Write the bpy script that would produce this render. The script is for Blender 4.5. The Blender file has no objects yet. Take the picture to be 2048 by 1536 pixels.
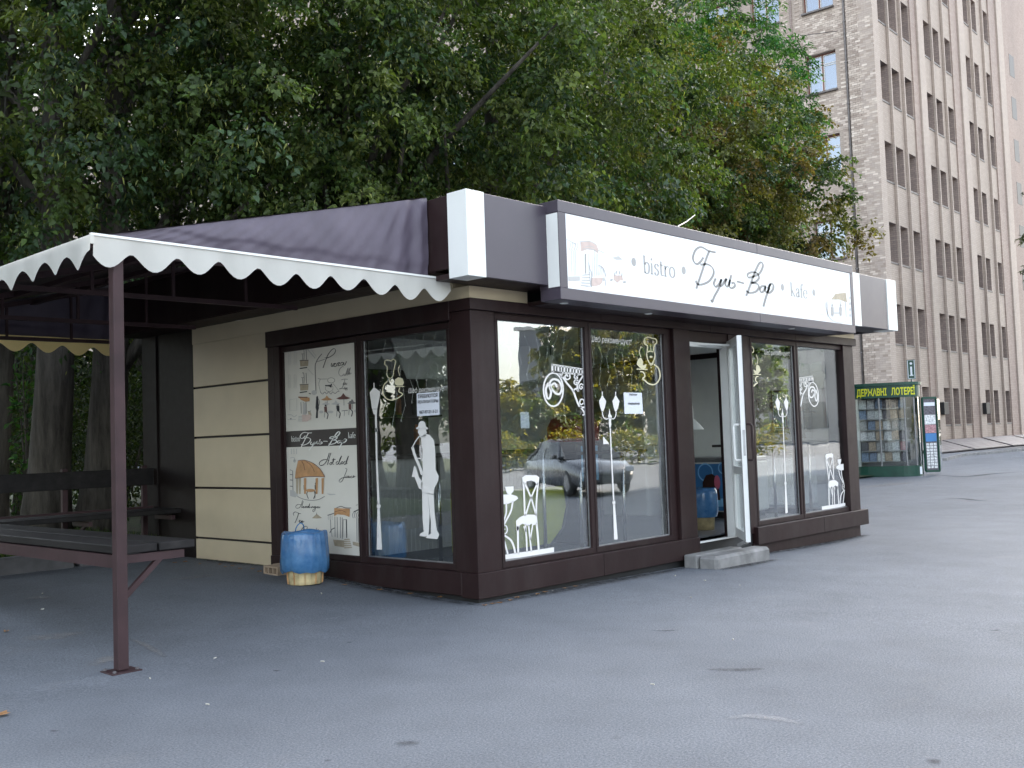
import bpy, bmesh, math, random
import numpy as np
from mathutils import Vector, Matrix
from mathutils.geometry import tessellate_polygon

random.seed(7)
rng = np.random.default_rng(11)
SC = bpy.context.scene
COL = SC.collection
R = math.radians

# ------------------------------------------------------------------ camera
CAM = np.array([-6.265, -6.337, 1.4])
YAW, PITCH, ROLL, FPX = R(46.879), R(3.097), R(-1.971), 2057.6
_F = np.array([math.sin(YAW)*math.cos(PITCH), math.cos(YAW)*math.cos(PITCH), math.sin(PITCH)])
_R0 = np.cross(_F, [0, 0, 1]); _R0 /= np.linalg.norm(_R0); _U0 = np.cross(_R0, _F)
_R = _R0*math.cos(ROLL) + _U0*math.sin(ROLL); _U = -_R0*math.sin(ROLL) + _U0*math.cos(ROLL)
cd = bpy.data.cameras.new('camera'); cam = bpy.data.objects.new('camera', cd); COL.objects.link(cam)
cd.lens = 36*FPX/2048; cd.sensor_width = 36; cd.clip_start = .05; cd.clip_end = 3000
cam.matrix_world = Matrix([[_R[i], _U[i], -_F[i], CAM[i]] for i in range(3)] + [[0, 0, 0, 1]])
SC.camera = cam
def onplane(u, v, ax, val):
    """measured photo point -> the real point on a plane of the place (axis ax at val)"""
    d = _F + _R*(u-1024)/FPX - _U*(v-768)/FPX
    return CAM + (val-CAM[ax])/d[ax]*d
def away(u, v, dist):
    d = _F + _R*(u-1024)/FPX - _U*(v-768)/FPX
    return CAM + d*dist/math.hypot(d[0], d[1])

# ------------------------------------------------------------------ sky, sun, exposure
SUN_AZ, SUN_EL = math.atan2(.894, .447), R(30)
W = bpy.data.worlds.new('World'); SC.world = W; W.use_nodes = True
nt = W.node_tree; nt.nodes.clear()
sky = nt.nodes.new('ShaderNodeTexSky'); sky.sky_type = 'NISHITA'; sky.sun_disc = False
sky.sun_elevation = SUN_EL; sky.sun_rotation = SUN_AZ; sky.air_density = 1.2; sky.dust_density = 3.0; sky.ozone_density = 1.0
bg = nt.nodes.new('ShaderNodeBackground'); bg.inputs[1].default_value = .13
wo = nt.nodes.new('ShaderNodeOutputWorld')
hs = nt.nodes.new('ShaderNodeHueSaturation'); hs.inputs['Saturation'].default_value = .50; hs.inputs['Value'].default_value = 1.0   # thin even haze over the whole sky
nt.links.new(sky.outputs[0], hs.inputs['Color']); nt.links.new(hs.outputs[0], bg.inputs[0]); nt.links.new(bg.outputs[0], wo.inputs[0])
sl = bpy.data.lights.new('sun', 'SUN'); sl.energy = 3.6; sl.angle = R(.5); sl.color = (1, .86, .68)
so = bpy.data.objects.new('sun', sl); COL.objects.link(so); so.location = (60, 30, 60)
sd = Vector((math.sin(SUN_AZ)*math.cos(SUN_EL), math.cos(SUN_AZ)*math.cos(SUN_EL), math.sin(SUN_EL)))
so.rotation_euler = sd.to_track_quat('Z', 'Y').to_euler()
SC.view_settings.view_transform = 'Standard'; SC.view_settings.look = 'None'
SC.view_settings.gamma = 1; SC.view_settings.exposure = 2.68
SC.render.engine = 'CYCLES'
SC.cycles.max_bounces = 8; SC.cycles.diffuse_bounces = 3; SC.cycles.glossy_bounces = 4
SC.cycles.transparent_max_bounces = 24; SC.cycles.transmission_bounces = 4
SC.cycles.sample_clamp_indirect = 6; SC.cycles.use_denoising = True

# ------------------------------------------------------------------ materials
def M_(name):
    m = bpy.data.materials.new(name); m.use_nodes = True
    return m, m.node_tree, m.node_tree.nodes['Principled BSDF']
def nd(t, typ, **kw):
    n = t.nodes.new(typ)
    for k, v in kw.items(): setattr(n, k, v)
    return n
def lk(t, a, b): t.links.new(a, b)
def ramp(t, fac, stops):
    r = nd(t, 'ShaderNodeValToRGB'); e = r.color_ramp.elements
    while len(e) < len(stops): e.new(.5)
    for el, (p, c) in zip(e, stops): el.position = p; el.color = (*c, 1) if len(c) == 3 else c
    lk(t, fac, r.inputs[0]); return r.outputs[0]
def noise(t, scale, detail=4, rough=.6, coord='Object', stretch=None):
    tc = nd(t, 'ShaderNodeTexCoord'); n = nd(t, 'ShaderNodeTexNoise')
    n.inputs['Scale'].default_value = scale; n.inputs['Detail'].default_value = detail; n.inputs['Roughness'].default_value = rough
    if stretch:
        mp = nd(t, 'ShaderNodeMapping'); mp.inputs['Scale'].default_value = stretch
        lk(t, tc.outputs[coord], mp.inputs[0]); lk(t, mp.outputs[0], n.inputs['Vector'])
    else: lk(t, tc.outputs[coord], n.inputs['Vector'])
    return n.outputs['Fac']
def bump(t, b, h, strength=.3, dist=.01):
    n = nd(t, 'ShaderNodeBump'); n.inputs['Strength'].default_value = strength; n.inputs['Distance'].default_value = dist
    lk(t, h, n.inputs['Height']); lk(t, n.outputs[0], b.inputs['Normal'])
def mixc(t, fac, a, b, mode='MIX'):
    n = nd(t, 'ShaderNodeMix', data_type='RGBA', blend_type=mode)
    if isinstance(fac, (int, float)): n.inputs[0].default_value = fac
    else: lk(t, fac, n.inputs[0])
    for i, x in ((6, a), (7, b)):
        if isinstance(x, tuple): n.inputs[i].default_value = (*x, 1)
        else: lk(t, x, n.inputs[i])
    return n.outputs[2]
def plain(name, col, rough=.5, var=.12, scale=3, metal=0, bmp=0, bscale=60, spec=.5, coat=0):
    m, t, b = M_(name)
    n = noise(t, scale, 5)
    c0 = tuple(x*(1-var) for x in col); c1 = tuple(min(1, x*(1+var)) for x in col)
    lk(t, ramp(t, n, [(.3, c0), (.7, c1)]), b.inputs['Base Color'])
    b.inputs['Roughness'].default_value = rough; b.inputs['Metallic'].default_value = metal
    b.inputs['Specular IOR Level'].default_value = spec; b.inputs['Coat Weight'].default_value = coat
    if var > 0:
        rr = nd(t, 'ShaderNodeMapRange'); rr.inputs[3].default_value = max(.02, rough-.08); rr.inputs[4].default_value = min(1, rough+.1)
        lk(t, noise(t, scale*4, 3), rr.inputs[0]); lk(t, rr.outputs[0], b.inputs['Roughness'])
    if bmp: bump(t, b, noise(t, bscale, 4), bmp, .004)
    return m

MAT = {}
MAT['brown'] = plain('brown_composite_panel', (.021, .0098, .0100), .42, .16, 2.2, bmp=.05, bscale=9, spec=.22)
MAT['brown_post'] = plain('brown_painted_steel', (.044, .023, .025), .55, .25, 5, bmp=.15, bscale=80, spec=.3)
MAT['fascia'] = plain('brown_fascia_panel', (.062, .050, .066), .34, .10, 2, bmp=.04, bscale=7)
MAT['cream'] = plain('cream_cladding_panel', (.53, .44, .30), .42, .06, 2.5)
MAT['white_clad'] = plain('white_cladding_panel', (.80, .80, .76), .32, .03, 2)
MAT['white_pvc'] = plain('white_door_plastic', (.74, .74, .72), .35, .05, 6)
def m_cladding():
    m, t, b = M_('brown_composite_panel')
    c = ramp(t, noise(t, 2.2, 5), [(.3, (.0175, .0080, .0082)), (.7, (.0245, .0115, .0118))])
    du = ramp(t, noise(t, 1.6, 9, .72, stretch=(1.5, 1.5, .35)), [(.46, (0, 0, 0)), (.80, (1, 1, 1))])
    c = mixc(t, mixfac(t, du, .30), c, (.075, .066, .062)); lk(t, c, b.inputs['Base Color'])
    rr = nd(t, 'ShaderNodeMapRange'); rr.inputs[3].default_value = .34; rr.inputs[4].default_value = .62; lk(t, noise(t, 6, 6, .7), rr.inputs[0]); lk(t, rr.outputs[0], b.inputs['Roughness'])
    b.inputs['Specular IOR Level'].default_value = .22; bump(t, b, noise(t, 5, 2), .05, .004); return m
def mixfac(t, col, k):
    n = nd(t, 'ShaderNodeMath', operation='MULTIPLY'); n.inputs[1].default_value = k
    lk(t, col, n.inputs[0]); return n.outputs[0]
MAT['brown'] = m_cladding()
MAT['joint'] = plain('dark_joint', (.012, .008, .008), .6, .1)
MAT['dark'] = plain('black_rubber', (.012, .012, .013), .6, .2)
MAT['chrome'] = plain('chrome_tube', (.62, .62, .63), .16, .05, metal=1)
MAT['steel'] = plain('galvanised_steel', (.35, .35, .36), .42, .2, 8, metal=.8)
MAT['grey_in'] = plain('interior_grey_laminate', (.46, .45, .45), .5, .08, 3)
MAT['white_in'] = plain('interior_white_wall', (.78, .78, .75), .6, .06, 2)
MAT['floor_in'] = plain('interior_floor_tile', (.16, .16, .17), .35, .15, 4)
MAT['dark_in'] = plain('interior_dark_shelf', (.03, .026, .024), .5, .2)
MAT['lime'] = plain('lime_green_front', (.34, .36, .03), .35, .1)
MAT['red'] = plain('red_plastic', (.30, .02, .03), .35, .1)
MAT['blue_print'] = plain('blue_print', (.05, .20, .46), .4, .1)
MAT['lightblue_print'] = plain('pale_blue_print', (.25, .55, .85), .4, .1)
MAT['pink_print'] = plain('pink_print', (.70, .16, .25), .4, .1)
MAT['choc_print'] = plain('chocolate_print', (.05, .02, .015), .4, .1)
MAT['cream_print'] = plain('ivory_print', (.75, .70, .58), .4, .05)
MAT['paper'] = plain('white_paper', (.74, .76, .82), .7, .03, 6)
MAT['ink'] = plain('black_ink', (.03, .03, .035), .7, .1)
MAT['ink_grey'] = plain('grey_ink', (.17, .16, .16), .45, .1)
MAT['ink_pale'] = plain('pale_grey_ink', (.50, .49, .47), .5, .08)
MAT['ink_pink'] = plain('pale_pink_ink', (.60, .47, .42), .5, .12, 12)
MAT['ink_tan'] = plain('tan_ink', (.50, .27, .12), .5, .2, 14)
MAT['ink_brown'] = plain('brown_ink', (.13, .05, .045), .5, .2, 14)
MAT['ink_beige'] = plain('beige_ink', (.42, .35, .25), .5, .2, 14)
MAT['poster'] = plain('poster_paper', (.70, .67, .60), .38, .03, 3)
MAT['poster_band'] = plain('poster_dark_band', (.035, .028, .028), .38, .1, 5)
MAT['sticker'] = plain('white_vinyl_sticker', (.80, .77, .74), .45, .03, 6)
MAT['sticker_cream'] = plain('cream_vinyl_sticker', (.74, .68, .45), .45, .04, 6)
MAT['sign_face'] = plain('white_sign_acrylic', (.86, .87, .88), .22, .02, 1.5)
MAT['yellow'] = plain('yellow_letter_paint', (.62, .62, .02), .5, .15, 10)
MAT['green'] = plain('green_painted_steel', (.008, .055, .036), .42, .25, 4, bmp=.06, bscale=20)
MAT['roofing'] = plain('grey_roofing_felt', (.09, .09, .09), .85, .2, 4, bmp=.3)
MAT['cable'] = plain('black_cable', (.015, .015, .016), .6, .1)
MAT['bottle'] = plain('dark_bottle_glass', (.03, .05, .02), .12, .2, 6)
MAT['orange'] = plain('warm_orange_label', (.55, .20, .04), .5, .2, 9)
MAT['frame_brown'] = plain('oxide_red_window_frame', (.16, .055, .035), .5, .25, 6)
MAT['frame_white'] = plain('old_white_window_sash', (.58, .56, .53), .55, .15, 8)
MAT['sill'] = plain('weathered_zinc_sill', (.16, .14, .13), .6, .3, 5)
MAT['red_brick_curb'] = plain('red_brown_brick_edge', (.15, .075, .065), .85, .3, 4, bmp=.3)
MAT['rust'] = plain('rusty_steel_cover', (.13, .12, .125), .6, .35, 2.5, metal=.3, bmp=.15, bscale=8)
MAT['kerb'] = plain('weathered_concrete', (.21, .205, .20), .9, .3, 5, bmp=.5, bscale=45)
MAT['kerb_dark'] = plain('dark_granite_kerb', (.085, .082, .085), .85, .35, 5, bmp=.5, bscale=40)
MAT['hollow_brick'] = plain('pale_hollow_brick', (.36, .27, .19), .9, .25, 9, bmp=.4)
MAT['tan_metal'] = plain('yellowed_bin_body', (.46, .37, .20), .6, .35, 9)
MAT['butt'] = plain('white_litter', (.50, .47, .41), .8, .1)
MAT['leaf_dry'] = plain('dry_leaf', (.28, .14, .05), .7, .4, 20)

def m_asphalt():
    m, t, b = M_('asphalt')
    big = noise(t, .35, 6, .62); mid = noise(t, 2.2, 5, .6, stretch=(1, .85, 1)); fine = noise(t, 85, 4, .75); peb = noise(t, 38, 3, .6)
    c = ramp(t, big, [(.28, (.104, .113, .128)), (.5, (.128, .139, .157)), (.72, (.150, .162, .180))])
    c = mixc(t, .55, c, ramp(t, mid, [(.3, (.40, .40, .40)), (.52, (.5, .5, .5)), (.75, (.58, .58, .57))]), 'OVERLAY')
    c = mixc(t, .75, c, ramp(t, fine, [(.30, (.16, .16, .16)), (.5, (.5, .5, .5)), (.72, (.92, .92, .92))]), 'OVERLAY')
    # dusty worn patches near the canopy and scattered stains
    dust = ramp(t, noise(t, 1.1, 8, .7, stretch=(.6, 1.3, 1)), [(.60, (0, 0, 0)), (.74, (1, 1, 1))])
    c = mixc(t, mixfac(t, dust, .28), c, (.20, .19, .18))
    spots = ramp(t, noise(t, 3.1, 3, .4), [(.22, (1, 1, 1)), (.27, (0, 0, 0))])
    c = mixc(t, mixfac(t, spots, .55), c, (.05, .05, .055))
    lk(t, c, b.inputs['Base Color']); b.inputs['Roughness'].default_value = .78; b.inputs['Specular IOR Level'].default_value = .35
    ad = nd(t, 'ShaderNodeMath', operation='ADD'); lk(t, fine, ad.inputs[0]); lk(t, peb, ad.inputs[1])
    bump(t, b, ad.outputs[0], .6, .008)
    return m
def mixfac(t, col, k):
    n = nd(t, 'ShaderNodeMath', operation='MULTIPLY'); n.inputs[1].default_value = k
    lk(t, col, n.inputs[0]); return n.outputs[0]
MAT['asphalt'] = m_asphalt()

def m_glass(name, refl=.075, tint=(.80, .84, .82), rough=0.0, wav=0.0):
    m, t, b = M_(name); t.nodes.remove(b)
    lw = nd(t, 'ShaderNodeLayerWeight'); lw.inputs[0].default_value = .5
    pw = nd(t, 'ShaderNodeMath', operation='POWER'); pw.inputs[1].default_value = 4.2; lk(t, lw.outputs['Facing'], pw.inputs[0])
    mr = nd(t, 'ShaderNodeMapRange'); mr.inputs[3].default_value = refl; mr.inputs[4].default_value = 1; lk(t, pw.outputs[0], mr.inputs[0])
    tr = nd(t, 'ShaderNodeBsdfTransparent'); tr.inputs[0].default_value = (*tint, 1)
    gl = nd(t, 'ShaderNodeBsdfGlossy'); gl.inputs['Roughness'].default_value = rough; gl.inputs[0].default_value = (.95, .97, 1, 1)
    if wav:
        bp = nd(t, 'ShaderNodeBump'); bp.inputs['Strength'].default_value = wav; bp.inputs['Distance'].default_value = .02
        lk(t, noise(t, 2.2, 2, .4), bp.inputs['Height']); lk(t, bp.outputs[0], gl.inputs['Normal'])
    mx = nd(t, 'ShaderNodeMixShader'); lk(t, mr.outputs[0], mx.inputs[0]); lk(t, tr.outputs[0], mx.inputs[1]); lk(t, gl.outputs[0], mx.inputs[2])
    lk(t, mx.outputs[0], t.nodes['Material Output'].inputs[0])
    return m
MAT['glass'] = m_glass('shop_window_glass', .21, (.91, .93, .92), 0, .05)
MAT['door_glass'] = m_glass('door_glass', .10, (.82, .84, .82))
MAT['news_glass'] = m_glass('newsstand_glass', .08, (.86, .88, .87), .02)
MAT['far_glass'] = m_glass('office_window_glass', .20, (.45, .55, .66), .01, .03)

def m_fabric(name, col, trans, rough=.75, bscale=5, var=.12, sheen=.0):
    m, t, b = M_(name)
    n = noise(t, 2.4, 6, .65, stretch=(1, 1, .5))
    c = ramp(t, n, [(.3, tuple(x*(1-var) for x in col)), (.7, tuple(min(1, x*(1+var)) for x in col))])
    lk(t, c, b.inputs['Base Color']); b.inputs['Roughness'].default_value = rough
    bump(t, b, noise(t, bscale, 3), .15, .02)
    if trans:
        tl = nd(t, 'ShaderNodeBsdfTranslucent'); lk(t, c, tl.inputs[0])
        mx = nd(t, 'ShaderNodeMixShader'); mx.inputs[0].default_value = trans
        lk(t, b.outputs[0], mx.inputs[1]); lk(t, tl.outputs[0], mx.inputs[2]); lk(t, mx.outputs[0], t.nodes['Material Output'].inputs[0])
    return m
MAT['tarp'] = m_fabric('brown_tarpaulin', (.098, .080, .108), 0, .55, 9, .20)
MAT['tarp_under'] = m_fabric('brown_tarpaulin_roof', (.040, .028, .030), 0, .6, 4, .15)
MAT['valance'] = m_fabric('white_valance_fabric', (.74, .72, .66), .35, .6, 4, .07)
MAT['valance_back'] = m_fabric('cream_valance_fabric', (.72, .56, .26), .5, .6, 4, .1)  # yellow light from behind is put into this fabric colour
def m_bag():
    m, t, b = M_('blue_plastic_bag')
    c = ramp(t, noise(t, 9, 5), [(.3, (.06, .20, .44)), (.7, (.15, .34, .60))])
    lk(t, c, b.inputs['Base Color']); b.inputs['Roughness'].default_value = .15; b.inputs['Coat Weight'].default_value = .5; b.inputs['Coat Roughness'].default_value = .08
    bump(t, b, noise(t, 26, 2, .3, stretch=(1, 1, .4)), .35, .01)
    tl = nd(t, 'ShaderNodeBsdfTranslucent'); lk(t, c, tl.inputs[0])
    mx = nd(t, 'ShaderNodeMixShader'); mx.inputs[0].default_value = .35
    lk(t, b.outputs[0], mx.inputs[1]); lk(t, tl.outputs[0], mx.inputs[2]); lk(t, mx.outputs[0], t.nodes['Material Output'].inputs[0])
    return m
MAT['bag'] = m_bag()

def m_leaf(name, gloss=.35, trans=.42):
    m, t, b = M_(name)
    at = nd(t, 'ShaderNodeAttribute', attribute_name='Col')
    gi = nd(t, 'ShaderNodeNewGeometry')
    c = mixc(t, 1, at.outputs['Color'], ramp(t, gi.outputs['Random Per Island'], [(0, (.62, .62, .62)), (1, (1.25, 1.25, 1.2))]), 'MULTIPLY')
    lk(t, c, b.inputs['Base Color']); b.inputs['Roughness'].default_value = .42; b.inputs['Specular IOR Level'].default_value = gloss
    tl = nd(t, 'ShaderNodeBsdfTranslucent'); lk(t, mixc(t, 1, c, (1.15, 1.25, .45), 'MULTIPLY'), tl.inputs[0])
    mx = nd(t, 'ShaderNodeMixShader'); mx.inputs[0].default_value = trans
    lk(t, b.outputs[0], mx.inputs[1]); lk(t, tl.outputs[0], mx.inputs[2]); lk(t, mx.outputs[0], t.nodes['Material Output'].inputs[0])
    return m
MAT['leaf'] = m_leaf('linden_leaf')
MAT['grass'] = m_leaf('grass_blade', .2, .3)
def m_bark():
    m, t, b = M_('furrowed_bark')
    n = noise(t, 7, 6, .7, stretch=(1, 1, .16)); n2 = noise(t, 1.5, 3)
    c = ramp(t, n, [(.32, (.022, .018, .015)), (.55, (.085, .075, .064)), (.75, (.14, .125, .105))])
    c = mixc(t, .4, c, ramp(t, n2, [(.3, (.4, .4, .42)), (.7, (.62, .6, .55))]), 'OVERLAY')
    lk(t, c, b.inputs['Base Color']); b.inputs['Roughness'].default_value = .95
    bump(t, b, n, 1, .05); return m
MAT['bark'] = m_bark()
def m_soil():
    m, t, b = M_('soil_and_turf')
    c = ramp(t, noise(t, 3, 6), [(.35, (.035, .028, .018)), (.55, (.035, .05, .018)), (.75, (.05, .08, .022))])
    lk(t, c, b.inputs['Base Color']); b.inputs['Roughness'].default_value = 1; bump(t, b, noise(t, 30, 5), .8, .03); return m
MAT['soil'] = m_soil()
def m_tile(name, single):
    # ceramic facing bricks: pinkish grey, brick to brick changes
    m, t, b = M_(name)
    if single: rnd = nd(t, 'ShaderNodeObjectInfo').outputs['Random']
    else: rnd = nd(t, 'ShaderNodeNewGeometry').outputs['Random Per Island']
    c = ramp(t, rnd, [(0, (.30, .235, .19)), (.3, (.39, .315, .26)), (.6, (.44, .36, .30)), (.85, (.51, .425, .355)), (1, (.64, .55, .47))])
    c = mixc(t, .5, c, ramp(t, noise(t, .5, 5), [(.3, (.40, .39, .39)), (.7, (.58, .56, .54))]), 'OVERLAY')
    lk(t, c, b.inputs['Base Color']); b.inputs['Roughness'].default_value = .6; bump(t, b, noise(t, 25, 3), .1, .005); return m
MAT['tile_one'] = m_tile('facing_brick', True); MAT['tile_many'] = m_tile('facing_bricks', False)
def m_brickwall(name, ca, cb, mort, sc=1.0, wear=.5):
    m, t, b = M_(name)
    tc = nd(t, 'ShaderNodeTexCoord'); br = nd(t, 'ShaderNodeTexBrick')
    br.inputs['Color1'].default_value = (*ca, 1); br.inputs['Color2'].default_value = (*cb, 1); br.inputs['Mortar'].default_value = (*mort, 1)
    br.inputs['Scale'].default_value = 1; br.inputs['Brick Width'].default_value = .27*sc; br.inputs['Row Height'].default_value = .107*sc; br.inputs['Mortar Size'].default_value = .006*sc
    # uv: (horizontal run, height) picked from the face's own layout
    sp = nd(t, 'ShaderNodeSeparateXYZ'); lk(t, tc.outputs['Object'], sp.inputs[0])
    ad = nd(t, 'ShaderNodeMath', operation='ADD'); lk(t, sp.outputs[0], ad.inputs[0]); lk(t, sp.outputs[1], ad.inputs[1])
    cb_ = nd(t, 'ShaderNodeCombineXYZ'); lk(t, ad.outputs[0], cb_.inputs[0]); lk(t, sp.outputs[2], cb_.inputs[1])
    lk(t, cb_.outputs[0], br.inputs[0])
    c = mixc(t, wear, br.outputs['Color'], ramp(t, noise(t, .35, 6, .65, stretch=(1, 1, .4)), [(.3, (.38, .37, .37)), (.7, (.60, .59, .58))]), 'OVERLAY')
    lk(t, c, b.inputs['Base Color']); b.inputs['Roughness'].default_value = .7
    bump(t, b, br.outputs['Fac'], -.3, .01); return m
MAT['stone'] = m_brickwall('pale_tiled_facade', (.35, .285, .235), (.405, .33, .275), (.235, .185, .155))
MAT['stone_light'] = m_brickwall('pale_tiled_pier', (.385, .315, .265), (.43, .355, .30), (.29, .235, .20))
MAT['brick_red'] = m_brickwall('rosy_brick_pier', (.30, .225, .19), (.36, .28, .235), (.17, .13, .11))
MAT['brick_dark'] = m_brickwall('rosy_window_reveal', (.24, .185, .16), (.31, .24, .205), (.13, .10, .09))
MAT['mortar'] = plain('grey_mortar', (.24, .21, .19), .9, .15, 3)
MAT['pale_render'] = plain('pale_plaster', (.45, .42, .38), .8, .12, .4)
MAT['grey_render'] = plain('grey_plaster', (.14, .14, .15), .8, .15, .4)
MAT['car_paint'] = plain('silver_car_paint', (.15, .152, .158), .25, .04, 2, metal=.6, coat=.8)
MAT['car_glass'] = plain('tinted_car_glass', (.03, .033, .036), .05, .05, 2)
MAT['lamp_red'] = plain('tail_lamp_red', (.35, .01, .01), .2, .1)
MAT['lamp_clear'] = plain('headlamp_clear', (.6, .62, .65), .1, .1)
MAGS = [plain('magazine_cover_%s' % n, c, .4, .55, 22) for n, c in (('pale', (.55, .54, .56)), ('pink', (.42, .22, .24)), ('blue', (.20, .26, .38)), ('grey', (.36, .35, .36)), ('tan', (.42, .32, .24)), ('white', (.66, .66, .68)), ('dark', (.10, .09, .11)))]

# ------------------------------------------------------------------ mesh helpers
class G:
    """collects geometry of ONE part, in world coordinates"""
    def __init__(s): s.v = []; s.f = []
    def add(s, v, f):
        o = len(s.v); s.v += [tuple(map(float, p)) for p in v]; s.f += [tuple(i+o for i in q) for q in f]; return s
    def box(s, x0, x1, y0, y1, z0, z1, bev=0.0):
        if x1 < x0: x0, x1 = x1, x0
        if y1 < y0: y0, y1 = y1, y0
        if z1 < z0: z0, z1 = z1, z0
        b = min(bev, (x1-x0)*.45, (y1-y0)*.45, (z1-z0)*.45)
        if b <= 0:
            return s.add([(x, y, z) for z in (z0, z1) for y in (y0, y1) for x in (x0, x1)],
                         [(0, 2, 3, 1), (4, 5, 7, 6), (0, 1, 5, 4), (2, 6, 7, 3), (0, 4, 6, 2), (1, 3, 7, 5)])
        bm = bmesh.new(); bmesh.ops.create_cube(bm, size=1)
        for v in bm.verts: v.co = Vector(((x0+x1)/2+v.co.x*(x1-x0), (y0+y1)/2+v.co.y*(y1-y0), (z0+z1)/2+v.co.z*(z1-z0)))
        bmesh.ops.bevel(bm, geom=bm.edges[:]+bm.verts[:], offset=b, segments=1, affect='EDGES')
        bm.verts.index_update()
        s.add([v.co for v in bm.verts], [[v.index for v in f.verts] for f in bm.faces]); bm.free(); return s
    def obox(s, c, ax, ay, az, sx, sy, sz):
        c, ax, ay, az = map(Vector, (c, ax, ay, az))
        pts = [c+ax*(sx/2*i)+ay*(sy/2*j)+az*(sz/2*k) for k in (-1, 1) for j in (-1, 1) for i in (-1, 1)]
        return s.add(pts, [(0, 2, 3, 1), (4, 5, 7, 6), (0, 1, 5, 4), (2, 6, 7, 3), (0, 4, 6, 2), (1, 3, 7, 5)])
    def bar(s, p, q, w, h, up=(0, 0, 1)):
        p, q = Vector(p), Vector(q); d = (q-p); L = d.length; d.normalize()
        a = d.cross(Vector(up)); 
        if a.length < 1e-4: a = d.cross(Vector((1, 0, 0)))
        a.normalize(); b = a.cross(d)
        return s.obox((p+q)/2, d, a, b, L, w, h)
    def tube(s, pts, rad, n=8, cap=True):
        pts = [Vector(p) for p in pts]; rs = rad if isinstance(rad, (list, tuple)) else [rad]*len(pts)
        o = len(s.v); ref = None
        for i, p in enumerate(pts):
            d = (pts[min(i+1, len(pts)-1)]-pts[max(i-1, 0)]).normalized()
            if ref is None: ref = d.orthogonal().normalized()
            ref = (ref-d*ref.dot(d))
            ref = ref.normalized() if ref.length > 1e-6 else d.orthogonal().normalized()
            b = d.cross(ref)
            s.v += [tuple(p+(ref*math.cos(2*math.pi*k/n)+b*math.sin(2*math.pi*k/n))*rs[i]) for k in range(n)]
        for i in range(len(pts)-1):
            for k in range(n):
                s.f.append((o+i*n+k, o+i*n+(k+1) % n, o+(i+1)*n+(k+1) % n, o+(i+1)*n+k))
        if cap: s.f.append(tuple(o+k for k in range(n-1, -1, -1))); s.f.append(tuple(o+(len(pts)-1)*n+k for k in range(n)))
        return s
    def lathe(s, c, prof, n=20):
        o = len(s.v)
        for r, z in prof: s.v += [(c[0]+r*math.cos(2*math.pi*k/n), c[1]+r*math.sin(2*math.pi*k/n), c[2]+z) for k in range(n)]
        for i in range(len(prof)-1):
            for k in range(n): s.f.append((o+i*n+k, o+i*n+(k+1) % n, o+(i+1)*n+(k+1) % n, o+(i+1)*n+k))
        return s
    def prism(s, poly, ax, a0, a1):
        """2-D polygon (in the two axes other than ax, in order) pulled from a0 to a1 along ax"""
        n = len(poly)
        def P(p, a): q = [0, 0, 0]; o = [i for i in range(3) if i != ax]; q[o[0]], q[o[1]] = p; q[ax] = a; return q
        v = [P(p, a0) for p in poly]+[P(p, a1) for p in poly]
        return s.add(v, [tuple(range(n)), tuple(range(2*n-1, n-1, -1))]+[(i, i+n, (i+1) % n+n, (i+1) % n) for i in range(n)])

def mesh_of(g, mat, name, smooth=False, recalc=True):
    me = bpy.data.meshes.new(name); me.from_pydata(g.v, [], g.f)
    if recalc:
        bm = bmesh.new(); bm.from_mesh(me); bmesh.ops.recalc_face_normals(bm, faces=bm.faces[:]); bm.to_mesh(me); bm.free()
    me.materials.append(mat)
    if smooth: me.polygons.foreach_set('use_smooth', [True]*len(me.polygons))
    return me
def tag(o, label, cat, group=None, kind=None):
    if label: o['label'] = label
    if cat: o['category'] = cat
    if group: o['group'] = group
    if kind: o['kind'] = kind
    return o
BASE = {}
def thing(name, base, label, cat, group=None):
    o = bpy.data.objects.new(name, None); o.empty_display_size = .1; COL.objects.link(o); o.location = base
    BASE[o.name] = Vector(base); return tag(o, label, cat, group)
def place(o, parent):
    COL.objects.link(o)
    if parent is not None:
        o.parent = parent; o.location = -BASE.get(parent.name, Vector((0, 0, 0)))
        BASE[o.name] = Vector((0, 0, 0))
    return o
def part(name, g, mat, parent, label=None, smooth=False, kind=None, recalc=True, alt=None):
    o = bpy.data.objects.new(name, mesh_of(g, MAT[mat] if isinstance(mat, str) else mat, name, smooth, recalc))
    place(o, parent)
    if alt:   # a second facing on some faces (window reveals)
        o.data.materials.append(MAT[alt])
        for i in g.alt: o.data.polygons[i].material_index = 1
    if label: o['label'] = label
    if kind: o['kind'] = kind
    return o
def solo(name, g, mat, label, cat, group=None, kind=None, smooth=False):
    """a thing that is one mesh; its origin at its base centre"""
    a = np.array(g.v); b = np.array([(a[:, 0].min()+a[:, 0].max())/2, (a[:, 1].min()+a[:, 1].max())/2, a[:, 2].min()])
    g.v = [tuple(p-b) for p in a]
    o = bpy.data.objects.new(name, mesh_of(g, MAT[mat] if isinstance(mat, str) else mat, name, smooth)); COL.objects.link(o)
    o.location = b; BASE[o.name] = Vector(b); return tag(o, label, cat, group, kind)
def inst(name, me, parent, mw):
    o = bpy.data.objects.new(name, me); COL.objects.link(o); o.parent = parent
    o.matrix_local = Matrix.Translation(-BASE.get(parent.name, Vector((0, 0, 0)))) @ mw if parent else mw
    return o

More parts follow.
